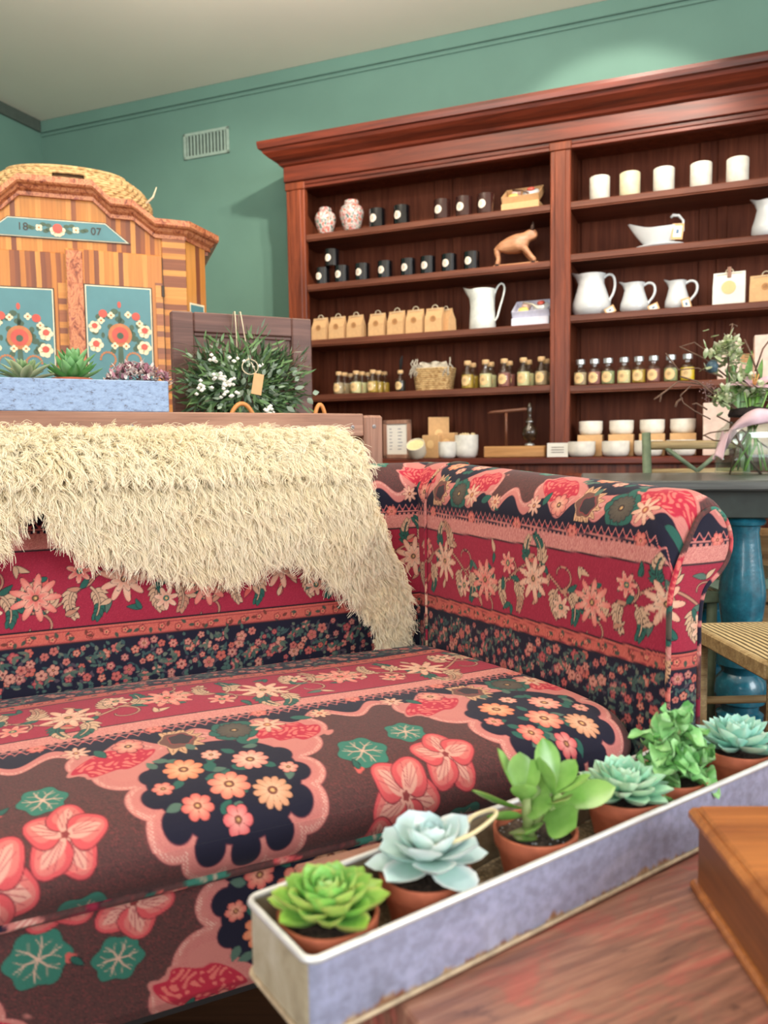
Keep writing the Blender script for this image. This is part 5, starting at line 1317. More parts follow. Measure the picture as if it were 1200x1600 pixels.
for k in range(26):
    x = r.choice([r.uniform(-.105, -.07), r.uniform(.07, .115)]); z_ = r.uniform(.10, .155); b.tube([(x, -.05, z_+.01), (x+r.uniform(-.012, .012), -.056, z_-.01), (x+r.uniform(-.018, .018), -.06, z_-.035)], .003, 4)
g_ = b.build('fringe', M['linen'], t, True); g_['kind'] = 'stuff'
# ledge goods
z = LEDGE
t = at_shelf(621, z, .06, 'picture_frame', 'light wooden frame holding a printed white notice', 'frame', None, -.1)
fw, fh = .082, .205
b = MB()
for (x0, x1, z0, z1) in ((-fw, -fw+.022, 0, fh), (fw-.022, fw, 0, fh), (-fw, fw, 0, .022), (-fw, fw, fh-.022, fh)): b.bbox(x0, x1, -.008, .008, z0, z1, .002)
b.build('frame', M['pale_wood_z'], t)
b = MB(); b.box(-fw+.02, fw-.02, -.002, .004, .02, fh-.02); pp_ = b.build('paper', M['card'], t)
b = MB()
for k in range(7):
    for (x0, w_) in ((-.045, .02), (.005, .03)): b.box(x0, x0+w_*(.6+.4*((k*37 % 10)/10)), -.0026, -.002, fh-.05-k*.018, fh-.046-k*.018)
b.build('print', plain('grey_print', srgb(120, 124, 140), .8), pp_)
def cup(px, z, y, R, h_, mat, label, name='ceramic_bowl', cat='bowl', group=None, tilt=0, fill=None):
    t = at_shelf(px, z, y, name, label, cat, group)
    b = MB(); b.lathe([(R*.72, 0), (R*.92, h_*.12), (R, h_*.4), (R, h_), (R*.95, h_*1.01), (R*.92, h_*.96), (R*.9, h_*.3), (0, h_*.2)], 32, M=T(0, 0, R*.5*abs(math.sin(tilt)), rx=tilt)); b.build('bowl', mat, t, 50)
    if fill: b = MB(); b.lathe([(0, h_*.90), (R*.93, h_*.88)], 24, cap=False, M=T(0, 0, R*.5*abs(math.sin(tilt)), rx=tilt)); b.build('filling', fill, t, True)
    return t
YF_ = -.055
cup(654, z, YF_, .048, .075, M['cream'], 'cream ceramic bowl tipped forward to show its inside', tilt=.7, fill=F['pale'])
M['pot_w'] = plain('matt_white_ceramic', srgb(234, 232, 224), .55)
t = cup(699, z, YF_, .046, .082, M['pot_w'], 'small white ceramic pot topped with a pink flower', 'ceramic_pot', 'pot', fill=M['cream'])
b = MB(); rosette(b, .02, 14, .2, 1.3, .5, .2, .1, .2, seed=3, c=(0, 0, .075)); b.build('flower', plain('pink_flower', srgb(222, 140, 136), .6), t, True)
t = cup(729, z, .0, .060, .115, M['pot_w'], 'larger white ceramic pot filled with dried flowers', 'ceramic_pot', 'pot', fill=M['cream'])
b = MB(); r = random.Random(2)
for k in range(14): b.lathe([(0, -.008), (.011, 0), (0, .010)], 8, M=T(r.uniform(-.032, .032), r.uniform(-.032, .032), .113+r.uniform(0, .008)))
b.build('dried_flowers', plain('cream_petals', srgb(226, 200, 150), .8, var=.2), t, True)
for (px, y, w_, h_, lb) in ((686, .10, .055, .215, 'taller kraft card box standing behind the small white pot'), (676, .03, .052, .12, 'shorter kraft card box in front of the taller one'), (700, .05, .05, .13, 'kraft card box set edgewise to the right of its neighbours')):
    t = at_shelf(px, z, y, 'kraft_box', lb, 'box', 'kraft boxes behind the pots', random.Random(px).uniform(-.3, .3)); b = MB(); b.bbox(-w_, w_, -.02, .02, 0, h_, .002); b.build('box', M['kraft'], t)
    b = MB(); disc(b, 0, h_*.6, .022, -.0205, 16); b.build('stamp', M['ylabel'], t)
# hourglass stand
t = at_shelf(805, z, -.01, 'smoking_stand', 'pale wooden plinth with a T-shaped brass stand and small glass flask', 'stand')
b = MB(); b.bbox(-.152, .152, -.035, .05, 0, .056, .004); b.build('plinth', wood('light_oak', srgb(180, 124, 66), srgb(216, 160, 98), 'x', 1.5, .5), t)
b = MB(); b.tube([(-.045, 0, .055), (-.045, 0, .225)], .007, 10); b.tube([(-.14, 0, .222), (-.12, 0, .226), (-.045, 0, .230), (.05, 0, .236), (.062, 0, .236)], [.003, .008, .010, .009, .008], 10); b.build('bracket', plain('rosewood', srgb(110, 66, 46), .4), t, True)
b = MB(); b.lathe([(.022, .055), (.024, .06), (.008, .075), (.03, .09), (.04, .115), (.036, .14), (.016, .16), (.018, .185), (.008, .20), (.012, .215), (.014, .24), (.008, .262), (0, .27)], 24, c=(.072, 0, 0)); b.build('flask', plain('smoky_brown_glass', srgb(70, 52, 36), .06, coat=.6, trans=.4), t, True)
b = MB(); b.lathe([(.024, .056), (.026, .060), (.02, .068), (0, .07)], 20, c=(.072, 0, 0)); b.lathe([(.012, .168), (.019, .175), (.012, .183)], 20, c=(.072, 0, 0)); b.build('silver_collar', M['silver'], t, True)
for px, lb in ((871, 'small white notice card standing at the foot of the pillar'), ):
    t = at_shelf(px, z, -.07, 'notice_card', lb, 'card', None, 0); b = MB(); b.bbox(-.05, .05, -.002, .002, 0, .068, .0005, T(rx=-.1)); b.build('card', M['card'], t)
    b = MB(); [b.box(-.03, .03, -.0034, -.003, .045-k*.012, .048-k*.012, T(rx=-.1)) for k in range(3)]; b.build('print', M['ink'], t)
# right ledge: kraft boxes with white bowls on top, white bowls in front
M['bowlw'] = plain('white_bowl_glaze', srgb(238, 232, 220), .35)
for k, (px, fx_) in enumerate(((923, 909), (971, 962), (1019, 1013), (1067, 1064))):
    t = at_shelf(px, z, .07, 'kraft_box', 'kraft gift box with a bowl on it, %s from the pillar' % ORD[k], 'box', 'kraft boxes with bowls'); b = MB(); b.bbox(-.058, .058, -.05, .05, 0, .105, .002); b.build('box', M['kraft'], t)
    b = MB(); disc(b, 0, .055, .022, -.0505, 16); b.build('stamp', M['ylabel'], t)
    cup(px, z+.105, .07, .057, .066, M['bowlw'], 'white bowl stacked on the %s kraft box from the pillar' % ORD[k], group='white bowls on the right ledge', fill=M['cream'])
    cup(fx_, z, -.045, .064, .072, M['bowlw'], 'white bowl in front of the %s kraft box from the pillar' % ORD[k], group='white bowls on the right ledge', fill=M['cream'])
M['pinkbox'] = plain('pale_pink_card', srgb(232, 204, 188), .7)
for (px, zz, y, w_, h_, lb) in ((1118, z, -.02, .055, .235, 'pale pink box standing on the ledge behind the vase'), (1180, z, .02, .06, .20, 'pale pink box on the ledge at the right edge'), (1138, SHZ_R[3], .07, .048, .165, 'pale pink box on the shelf behind the white flowers'), (1158, SHZ_R[3], .12, .05, .115, 'low peach box on the shelf behind the lily'), (1196, SHZ_R[3], .07, .05, .19, 'tall pale pink box on the shelf by the right edge')):
    t = at_shelf(px, zz, y, 'gift_carton', lb, 'box', 'pale pink cartons'); b = MB(); b.bbox(-w_, w_, -.04, .04, 0, h_, .003); b.build('carton', M['pinkbox'], t); b = MB(); b.bbox(-w_-.001, w_+.001, -.041, .041, h_*.66, h_+.002, .003); b.build('carton_lid', M['kraft'] if px in (1158,) else M['pinkbox'], t)
# ------------------------------------------------------------------ painted table in the foreground, galvanised tray, pots
TBZ = .48
m_, N_, L_, b_ = newmat('worn_red_paint')
n1 = noise(N_, L_, coords(N_, L_, (3, 9, 3)), 3.2, 8, .72, .6); n2 = noise(N_, L_, coords(N_, L_, (2, 30, 2)), 3, 6, .6, .4); n3 = noise(N_, L_, coords(N_, L_, (6, 90, 6)), 3, 4, .6)
c = ramp(N_, L_, n2, [(.3, srgb(104, 68, 56)), (.55, srgb(146, 100, 82)), (.75, srgb(178, 134, 110))])
c = mixc(N_, L_, ramp(N_, L_, n1, [(.50, (0, 0, 0, 1)), (.64, (.5, .5, .5, 1))]), c, srgb(184, 84, 76))
c = mixc(N_, L_, ramp(N_, L_, n1, [(.30, (1, 1, 1, 1)), (.40, (0, 0, 0, 1))]), c, srgb(70, 42, 36))
c = mixc(N_, L_, .5, c, ramp(N_, L_, n3, [(.35, (.55, .5, .48, 1)), (.6, (1, 1, 1, 1))]), 'MULTIPLY')
L_.new(c, b_.inputs['Base Color']); L_.new(ramp(N_, L_, n1, [(.4, (.42, .42, .42, 1)), (.6, (.6, .6, .6, 1))]), b_.inputs['Roughness']); bump(N_, L_, b_, n3, .15, .001)
M['red_table'] = m_
TBF = Frame((-.103, .819), 27)
tb = thing('painted_table', 'worn red-brown painted wooden table in front of the sofa', 'table', tuple(TBF.o), TBF.a)
b = MB(); b.bbox(0, 1.25, -.62, 0, TBZ-.026, TBZ, .003); b.build('tabletop', M['red_table'], tb)
for (x0, x1, y0, y1) in ((.03, 1.22, -.03, -.015), (.03, 1.22, -.605, -.59), (.03, .045, -.59, -.03), (1.205, 1.22, -.59, -.03)):
    b = MB(); b.bbox(x0, x1, y0, y1, TBZ-.12, TBZ-.026, .002); b.build('apron', M['red_table'], tb)
for x in (.03, 1.17):
    for y in (-.605, -.065): b = MB(); b.bbox(x, x+.05, y, y+.05, 0, TBZ-.026, .004); b.build('leg', M['red_table'], tb)
TRF = Frame((-.060, .555), 35)
TL, TW, TH = .70, .104, .065
m_, N_, L_, b_ = newmat('weathered_zinc_sky_tint')
n1 = noise(N_, L_, coords(N_, L_, (1.5, 1.5, 3)), 6, 6, .65, .5); n2 = noise(N_, L_, coords(N_, L_), 90, 4)
c = ramp(N_, L_, n1, [(.3, srgb(142, 146, 166)), (.55, srgb(168, 174, 204)), (.75, srgb(188, 194, 220))])  # blue-lavender tint puts the sky's reflection into the zinc colour
c = mixc(N_, L_, .25, c, ramp(N_, L_, n2, [(.4, srgb(120, 112, 100)), (.6, (1, 1, 1, 1))]), 'MULTIPLY')
# rust creeping up from the bottom seam
tc = N_.new('ShaderNodeTexCoord'); sp = N_.new('ShaderNodeSeparateXYZ'); L_.new(tc.outputs['Object'], sp.inputs[0])
ad = N_.new('ShaderNodeMath'); ad.operation = 'MULTIPLY_ADD'; L_.new(noise(N_, L_, coords(N_, L_, (1, 1, .3)), 22, 5, .7), ad.inputs[0]); ad.inputs[1].default_value = -.045; L_.new(sp.outputs['Z'], ad.inputs[2])
rm = ramp(N_, L_, ad.outputs[0], [(.0, (1, 1, 1, 1)), (.0015, (0, 0, 0, 1))])
mr = N_.new('ShaderNodeMapRange'); mr.inputs['From Min'].default_value = -.018; mr.inputs['From Max'].default_value = -.0135; mr.inputs['To Min'].default_value = 1; mr.inputs['To Max'].default_value = 0; L_.new(ad.outputs[0], mr.inputs['Value'])
c = mixc(N_, L_, mr.outputs[0], c, ramp(N_, L_, n2, [(.35, srgb(128, 78, 54)), (.65, srgb(186, 160, 128))]))
L_.new(c, b_.inputs['Base Color']); b_.inputs['Roughness'].default_value = .42; b_.inputs['Metallic'].default_value = .35; bump(N_, L_, b_, n2, .12)
M['zinc'] = m_
m_, N_, L_, b_ = newmat('dull_tan_zinc'); n1 = noise(N_, L_, coords(N_, L_), 14, 6, .7, .4); c = ramp(N_, L_, n1, [(.3, srgb(120, 108, 88)), (.5, srgb(168, 156, 130)), (.7, srgb(190, 182, 162))]); L_.new(c, b_.inputs['Base Color']); b_.inputs['Roughness'].default_value = .6; b_.inputs['Metallic'].default_value = .2; M['zinc_tan'] = m_
ty = thing('metal_tray', 'long galvanised metal planting tray with rusty lower edge, holding six terracotta pots', 'tray', TRF.w(0, 0, TBZ+.001), TRF.a)
def rrect(x0, x1, y0, y1, r, n=5):
    P_ = []
    for (cx, cy, a0) in ((x1-r, y1-r, 0), (x0+r, y1-r, math.pi/2), (x0+r, y0+r, math.pi), (x1-r, y0+r, 1.5*math.pi)):
        for k in range(n+1): a = a0+math.pi/2*k/n; P_.append((cx+r*math.cos(a), cy+r*math.sin(a)))
    return P_
def tray_shell(i0, z0, i1, z1):
    o = []
    for (ins, z_) in ((i0, z0), (i1, z1)): o.append([(x, y, z_) for x, y in rrect(ins, TL-ins, ins, TW-ins, max(.003, .010-ins))])
    return o
b = MB(); A_, B_ = tray_shell(0, 0, 0, TH); C_, D_ = tray_shell(.0022, TH, .0022, .004); n = len(A_)
vs = A_+B_+C_+D_; fs = []
for k in range(3):
    for i in range(n): fs.append((k*n+i, k*n+(i+1) % n, (k+1)*n+(i+1) % n, (k+1)*n+i))
fs.append(tuple(range(n))[::-1]); b.add(vs, fs); tray_o = b.build('pan', M['zinc'], ty, 35)
tray_o.data.materials.append(M['zinc_tan'])
for p_ in tray_o.data.polygons:                        # inside faces and the short ends take the tan zinc, without the sky tint
    c_ = p_.center
    if p_.index >= 2*n-n or abs(p_.normal.x) > .8:
        if (.0015 < c_.x < TL-.0015 and .0015 < c_.y < TW-.0015) or abs(p_.normal.x) > .8: p_.material_index = 1
b = MB(); rim = rrect(0, TL, 0, TW, .010, 6); pts = [(x, y, TH) for x, y in rim]; b.tube(pts+[pts[0]], .0032, 8); b.build('rolled_rim', plain('pale_zinc_rim', srgb(206, 206, 204), .4, metal=.4, var=.08), ty, True)
b = MB(); pts = [(x, y, .003) for x, y in rrect(-.001, TL+.001, -.001, TW+.001, .011, 6)]; b.tube(pts+[pts[0]], .0024, 6); b.build('bottom_seam', plain('tan_seam', srgb(176, 156, 128), .6, metal=.2, var=.25, scale=60), ty, True)
m_, N_, L_, b_ = newmat('fine_gravel_bed'); v_ = N_.new('ShaderNodeTexVoronoi'); v_.inputs['Scale'].default_value = 260; L_.new(coords(N_, L_), v_.inputs['Vector']); c = ramp(N_, L_, v_.outputs['Distance'], [(0, srgb(186, 168, 134)), (.6, srgb(120, 104, 80))]); L_.new(c, b_.inputs['Base Color']); bump(N_, L_, b_, v_.outputs['Distance'], .6); M['gravel'] = m_
rr_ = random.Random(5)
b = MB(); b.grid(lambda i, j: (.004+(TL-.008)*i, .004+(TW-.008)*j, .012+.002*math.sin(i*60+j*9)), 60, 12); g_ = b.build('gravel', M['gravel'], ty, True); g_['kind'] = 'stuff'
PF = lambda s_, y_=TW/2: TRF.w(s_, y_, TBZ+.013)
def pot_s(px):             # distance along the tray for a pixel column
    best = min(np.arange(0, .70, .004), key=lambda q: abs(projx(TRF.w(q, TW/2, TBZ+.055))-px)); return float(best)
def projx(p):
    d = np.array(p)-CP; return 600+FPX*(d@CR)/(d@CF)
m_, N_, L_, b_ = newmat('terracotta_pot'); n1 = noise(N_, L_, coords(N_, L_), 30, 5, .6); c = ramp(N_, L_, n1, [(.3, srgb(150, 76, 50)), (.6, srgb(184, 100, 70)), (.8, srgb(204, 134, 104))]); L_.new(c, b_.inputs['Base Color']); b_.inputs['Roughness'].default_value = .75; bump(N_, L_, b_, n1, .15); M['terra2'] = m_
def tpot(px, label, R=.042, hgt=.050, dy=0):
    s_ = pot_s(px); t = thing('potted_succulent', label, 'succulent', TRF.w(s_, TW/2+dy, TBZ+.0145), TRF.a)
    b = MB(); b.lathe([(R*.72, 0), (R*.90, hgt*.68), (R*.90, hgt*.70), (R*.97, hgt*.72), (R, hgt*.98), (R*.985, hgt), (R*.93, hgt), (R*.90, hgt*.9), (R*.86, hgt*.8)], 48, cap=False); b.lathe([(0, 0), (R*.72, 0)], 48, cap=False); b.build('pot', M['terra2'], t, 40)
    b = MB(); b.grid(lambda i, j: ((R*.89*j)*math.cos(6.2832*i), (R*.89*j)*math.sin(6.2832*i), hgt*.84+.002*math.sin(i*40+j*13)), 36, 8, close_u=True); b.build('soil', M['soil'], t, True)
    return t, R, hgt
def vgrad(name, lo, hi, edge=None, rough=.4, sss=.15, h=.05, mottled=None):
    """leaf colour running from the base to the tip of the plant (its own colouring), plus faint mottling"""
    m, N, L, b = newmat(name); t = N.new('ShaderNodeTexCoord'); ln = N.new('ShaderNodeVectorMath'); ln.operation = 'LENGTH'
    sb = N.new('ShaderNodeVectorMath'); sb.operation = 'SUBTRACT'; L.new(t.outputs['Object'], sb.inputs[0]); sb.inputs[1].default_value = (0, 0, .05); L.new(sb.outputs[0], ln.inputs[0])
    mr = N.new('ShaderNodeMapRange'); mr.inputs['From Min'].default_value = .005; mr.inputs['From Max'].default_value = h; L.new(ln.outputs['Value'], mr.inputs['Value'])
    n = noise(N, L, coords(N, L), 45, 3); c = mixc(N, L, mr.outputs[0], lo, hi)
    c = mixc(N, L, .35, c, ramp(N, L, n, [(.3, (.72, .78, .74, 1)), (.7, (1, 1, 1, 1))]), 'MULTIPLY')
    if edge:
        ge = N.new('ShaderNodeNewGeometry'); c = mixc(N, L, ramp(N, L, ge.outputs['Pointiness'], [(.54, (0, 0, 0, 1)), (.62, (1, 1, 1, 1))]), c, edge)
    L.new(c, b.inputs['Base Color']); b.inputs['Roughness'].default_value = rough; b.inputs['Subsurface Weight'].default_value = sss; b.inputs['Subsurface Radius'].default_value = (.004, .008, .004); b.inputs['Subsurface Scale'].default_value = .6
    return m
M['ech_g'] = vgrad('bright_green_echeveria', srgb(120, 196, 120), srgb(140, 178, 62), srgb(196, 196, 110))
M['ech_b'] = vgrad('powdery_blue_echeveria', srgb(168, 206, 188), srgb(186, 206, 214), srgb(226, 228, 224), rough=.55, h=.06)
M['ech_t'] = vgrad('mint_echeveria', srgb(112, 184, 160), srgb(166, 206, 176), srgb(220, 226, 200), rough=.45)
M['jade'] = leafmat('jade_leaf', srgb(96, 146, 62), srgb(138, 178, 96), rough=.22)
M['crink'] = leafmat('crinkled_green_leaf', srgb(96, 168, 96), srgb(150, 198, 128), rough=.35, edge=srgb(206, 230, 190))
t, R_, h_ = tpot(512, 'bright green rosette succulent in the nearest terracotta pot of the metal tray')
b = MB(); rosette(b, .051, 52, -.15, 1.45, .60, .34, .08, .30, seed=12, c=(0, 0, h_*.98), inner=.34, cup=.4, wide=1.25); b.build('rosette', M['ech_g'], t, True)
t, R_, h_ = tpot(668, 'pale blue-white open rosette succulent in the second pot of the tray', dy=.004)
b = MB(); rosette(b, .056, 14, -.34, .40, .66, .22, .06, .18, seed=5, c=(0.006, 0, h_*1.12), inner=.85, cup=.22, wide=1.25); rosette(b, .044, 11, .55, 1.2, .72, .22, .06, .20, seed=9, c=(.006, 0, h_*1.18), inner=.6, cup=.26, wide=1.2); rosette(b, .026, 8, 1.0, 1.5, .7, .22, .06, .2, seed=10, c=(.006, 0, h_*1.32), inner=.6, cup=.3, wide=.85)
b.build('rosette', M['ech_b'], t, True)
b = MB(); b.tube([(0, 0, .055), (.0, 0, .075)], .006, 8); pp = smooth_poly([(.0, -.01, .074), (.02, -.034, .086), (.045, -.036, .094), (.066, -.026, .094), (.072, -.008, .088), (.060, .002, .082), (.046, -.004, .080)], it=2); b.tube([tuple(q) for q in pp], .0019, 7); b.build('dry_stalk', plain('dry_stalk', srgb(206, 192, 150), .7), t, True)
# jade plant
t, R_, h_ = tpot(838, 'leafy upright jade plant with glossy oval leaves, third pot of the tray')
def oval(mb, base, ang, el, L1, W1, roll=0, thick=.16):
    Mx = Matrix.Translation(base) @ Matrix.Rotation(ang, 4, 'Z') @ Matrix.Rotation(-el, 4, 'Y') @ Matrix.Rotation(roll, 4, 'X'); leafmesh(mb, Mx, L1, W1, thick, .18, .12, .05, 10, 7, wide=1.35)
b = MB(); st = MB()
TRa = -TRF.a                                        # leaf headings below are given in the picture's left-right sense
def hd(a): return a+TRa
H0 = h_*.80; SJ = .74
st.tube([(-.008, 0, H0), (-.012, 0, H0+.03), (-.012, 0, H0+.043)], [.006, .005, .004], 8); st.tube([(-.006, 0, H0+.01), (.012, -.004, H0+.035), (.018, -.004, H0+.048)], [.005, .004, .003], 8)
for (bx0, bz, a, el, L1, W1, ro) in (
    (-.012, .052, 2.6, 1.05, .062, .026, .2), (-.012, .054, .6, 1.15, .045, .026, 0), (-.012, .054, 1.6, 1.2, .05, .026, 0), (-.012, .050, 4.6, .9, .038, .024, 0),
    (-.012, .040, 3.2, .30, .062, .030, .3), (-.012, .038, 5.6, .35, .040, .030, .5), (-.012, .030, 3.6, .1, .048, .028, .6), (-.012, .030, .2, .5, .045, .026, 0),
    (.018, .062, 2.0, 1.25, .060, .028, 0), (.018, .062, .4, .85, .044, .022, .3), (.018, .060, 5.9, .55, .05, .018, .2), (.018, .060, 3.6, 1.2, .05, .026, 0),
    (.018, .050, 5.0, .35, .032, .026, .2), (.018, .045, .0, .22, .072, .030, .5), (.010, .030, 5.4, .0, .045, .036, .7), (.010, .026, 1.0, .2, .045, .026, .2),
    (-.004, .018, 4.4, .1, .042, .034, .4), (.014, .014, .3, .45, .042, .018, .3), (.0, .004, 4.0, .12, .040, .022, 0), (.016, .004, 5.6, .4, .03, .02, 0), (-.01, .045, 1.0, .6, .05, .026, 0), (.01, .058, 1.3, .7, .048, .024, 0)):
    oval(b, (bx0*math.cos(TRa), bx0*math.sin(TRa), H0+bz*SJ), hd(a), el*.88, L1*.88, W1*1.12, ro)
b.build('leaves', M['jade'], t, True); st.build('stems', plain('jade_stem', srgb(126, 140, 84), .6), t, True)
b = MB(); r = random.Random(6)
for k in range(34): a = r.uniform(0, 6.28); q = R_*.85*r.random()**.5; b.lathe([(0, -.0008), (.0009, 0), (0, .0008)], 5, M=T(q*math.cos(a), q*math.sin(a), h_*.86))
g_ = b.build('perlite', M['white'], t); g_['kind'] = 'stuff'
t, R_, h_ = tpot(975, 'dense mint green rosette succulent in the fourth pot of the tray')
b = MB(); rosette(b, .055, 64, -.25, 1.4, .52, .36, .10, .30, seed=31, c=(0, 0, h_*1.05), inner=.28, cup=.35, wide=1.0); b.build('rosette', M['ech_t'], t, True)
# crinkle-leaved succulent
t, R_, h_ = tpot(1047, 'tall crinkly-leaved green succulent in the fifth pot, before the sofa arm')
r = random.Random(14); b = MB(); st = MB()
def crinkle(mb, base, a, el, L1, W1, ph):
    Mx = Matrix.Translation(base) @ Matrix.Rotation(a, 4, 'Z') @ Matrix.Rotation(-el, 4, 'Y')
    def f(i, j):
        s_ = (i-.5)*2; w_ = W1*.5*math.sin(math.pi*min(.98, max(.04, j**1.3)))**.6; x = L1*j; z_ = .35*L1*j*j*(-1 if el < .5 else .6)+.25*w_*(s_*s_)*2+.18*W1*math.sin(j*9+ph+s_*2)*abs(s_)
        p = Mx @ Vector((x, w_*s_, z_)); return tuple(p)
    mb.grid(f, 9, 10); mb.grid(lambda i, j: (lambda p: (p[0], p[1], p[2]-.0012))(f(i, j)), 9, 10)
heads = [(-.018, .0, .056), (.006, -.005, .064), (.030, .0, .046), (-.022, -.012, .034), (.012, .01, .040), (-.028, .0, .014), (.028, -.016, .018), (.002, -.022, .020)]
for (x, y, z_) in heads:
    st.tube([(0, 0, h_*.8), (x*.5, y*.5, h_*.85+z_*.5), (x, y, h_*.85+z_)], .004, 7)
    for k in range(9):
        el = r.uniform(.2, 1.3) if k > 3 else r.uniform(-.3, .4)
        crinkle(b, (x, y, h_*.85+z_-.008+.004*(k > 4)), k*2.4+x*60, el, r.uniform(.026, .036), r.uniform(.022, .030), r.uniform(0, 6))
b.build('leaves', M['crink'], t, True); st.build('stems', plain('thick_stem', srgb(110, 120, 72), .7), t, True)
t, R_, h_ = tpot(1152, 'mint rosette succulent with pointed red-tipped leaves in the farthest pot', dy=.0)
b = MB(); rosette(b, .058, 44, -.15, 1.35, .48, .30, .05, .30, seed=41, c=(0, 0, h_*1.02), inner=.38, cup=.45, wide=.95); b.build('rosette', vgrad('mint_blue_echeveria', srgb(120, 190, 176), srgb(160, 204, 190), srgb(214, 226, 204)), t, True)
b = MB(); b.bbox(-.012, .012, -.0006, .0006, 0, .03, .0002, T(.0, -.0450, .006, rx=.12)); b.build('plant_label', M['card'], t)
r = random.Random(3)
for k in range(3):
    px_ = (735, 745, 757)[k]; s_ = pot_s(px_); o_ = MB(); o_.lathe([(0, -.004), (.006, -.002), (.007, .001), (0, .005)], 9); q = o_.build('pebble', plain('pebble_stone', srgb(176, 160, 136), .7), None, True); q.location = TRF.w(s_, .022+.006*k, TBZ+.0178); tag(q, 'small round pebble on the tray bed, %s from the left between pale rosette and jade' % ORD[k], 'pebble', 'pebbles in the tray')

# wooden slope-topped box at the lower right
fb = atb = hit(1073, 1386, (0, 0, TBZ), (0, 0, 1)); BXF = Frame((fb[0]+.002, fb[1]), -1.5)
bh = BXF.fy(1068, 1262, 0)[2]-TBZ
M['oak'] = wood('honey_oak', srgb(134, 74, 34), srgb(186, 116, 58), 'x', 1.4, .4, .2, fine=.25)
M['oak_shaded'] = wood('honey_oak_shaded', srgb(92, 50, 26), srgb(142, 84, 44), 'y', 1.4, .4, .2, fine=.3)  # darker copy of the oak, shade of the box's side put into the colour
bx = thing('wooden_box', 'honey-brown wooden writing box with thick moulded lid on the red table', 'box', BXF.w(0, 0, TBZ), BXF.a)
b = MB(); b.bbox(0.006, .42, -.40, -.006, .006, bh-.010, .002); b.build('body', M['oak_shaded'], bx)
b = MB(); b.bbox(-.003, .425, -.405, .0, bh-.011, bh+.002, .004); b.bbox(.004, .42, -.40, -.007, bh, bh+.006, .003); b.build('lid', M['oak'], bx)
b = MB(); b.bbox(0, .422, -.403, 0, 0, .010, .003); b.build('base_moulding', M['oak'], bx)

# ------------------------------------------------------------------ farm table at the right with turned teal legs
DTZ = .82
p0 = hit(1160, 750, (0, 0, DTZ), (0, 0, 1)); DT = Frame((p0[0], p0[1]), -14)
M['black_top'] = wood('dark_worn_top', srgb(40, 40, 40), srgb(104, 108, 106), 'x', 1, .35, .3, fine=.4)
M['teal'] = None
m_, N_, L_, b_ = newmat('teal_gloss_paint'); n1 = noise(N_, L_, coords(N_, L_), 26, 7, .75); n2 = noise(N_, L_, coords(N_, L_), 90, 3)
c = ramp(N_, L_, n1, [(.3, srgb(22, 74, 92)), (.6, srgb(30, 106, 128)), (.73, srgb(60, 132, 146)), (.78, srgb(190, 196, 180))]); L_.new(c, b_.inputs['Base Color']); b_.inputs['Roughness'].default_value = .25; b_.inputs['Coat Weight'].default_value = .4; bump(N_, L_, b_, n2, .25); M['teal'] = m_
dt = thing('farm_table', 'dark-topped table with thick turned teal legs standing behind the sofa arm', 'table', tuple(DT.o), DT.a)
lx = DT.fy(1160, 900, .10)[0]
b = MB(); b.bbox(-.46, 1.3, -.035, .75, DTZ-.030, DTZ, .005); b.build('tabletop', M['black_top'], dt)
M['dgreen'] = plain('shaded_green_paint', srgb(36, 46, 42), .45, var=.25, scale=30)  # green darkened for the shadow beneath the tabletop edge
b = MB(); b.bbox(-.40, 1.26, .02, .045, DTZ-.115, DTZ-.030, .003); b.build('apron', M['dgreen'], dt); b = MB(); b.bbox(-.40, 1.26, .68, .705, DTZ-.115, DTZ-.030, .003); b.build('apron', M['dgreen'], dt)
lp = [(.045, 0), (.060, .01), (.062, .05), (.075, .055), (.078, .09), (.062, .10), (.064, .12), (.082, .13), (.088, .16), (.082, .20), (.062, .222), (.066, .235), (.083, .25), (.080, .285), (.052, .31), (.046, .322), (.062, .35), (.070, .40), (.078, .46), (.076, .50), (.064, .57), (.056, .63), (.052, .665), (.056, .685), (.070, .69), (.074, .70), (.066, .712), (.064, .72), (.062, .80)]
lp = [(r_*.88, z_*.79/.80) for r_, z_ in lp]
for (x, y) in ((lx, .10), (lx, .62), (1.15, .10), (1.15, .62)): b = MB(); b.lathe(lp, 40, c=(x, y, 0)); b.build('leg', M['teal'], dt, 35)
for (x0, x1, y0, y1) in ((lx, 1.15, .33, .39), (lx-.03, lx+.03, .1, .62)): b = MB(); b.bbox(x0, x1, y0, y1, .07, .12, .004); b.build('stretcher', M['teal'], dt)

# glass jar of flowers
vx, _, _ = DT.fz(1172, 740, DTZ)
vp = hit(1172, 741, (0, 0, DTZ), (0, 0, 1)); VF = Frame((vp[0], vp[1]), 0)
vs_ = thing('flower_vase', 'square clear glass vase with a mixed bouquet and pink ribbon on the dark table', 'vase', tuple(vp), 0)
VR, VH = .098, .185
def sqr(a, p=6): return (abs(math.cos(a))**p+abs(math.sin(a))**p)**(-1/p)
def vase_fn(Rf):
    return lambda i, j: (lambda a, q: (q[0]*sqr(a, 2+4*q[2])*math.cos(a), q[0]*sqr(a, 2+4*q[2])*math.sin(a), q[1]))(2*math.pi*i+.4, Rf(j))
prof = [(.02, .001, 1), (.092, .001, 1), (.098, .006, 1), (.098, .14, 1), (.096, .155, .9), (.080, .172, .3), (.078, .185, 0), (.074, .186, 0), (.076, .172, .3), (.092, .154, .9), (.094, .14, 1), (.094, .012, 1), (.02, .012, 1)]
b = MB(); b.grid(vase_fn(lambda j: prof[int(round(j*(len(prof)-1)))]), 56, len(prof), close_u=True); vo = b.build('vase_glass', thin_glass('vase_glass', (.93, .97, .95, 1), .14), vs_, True)
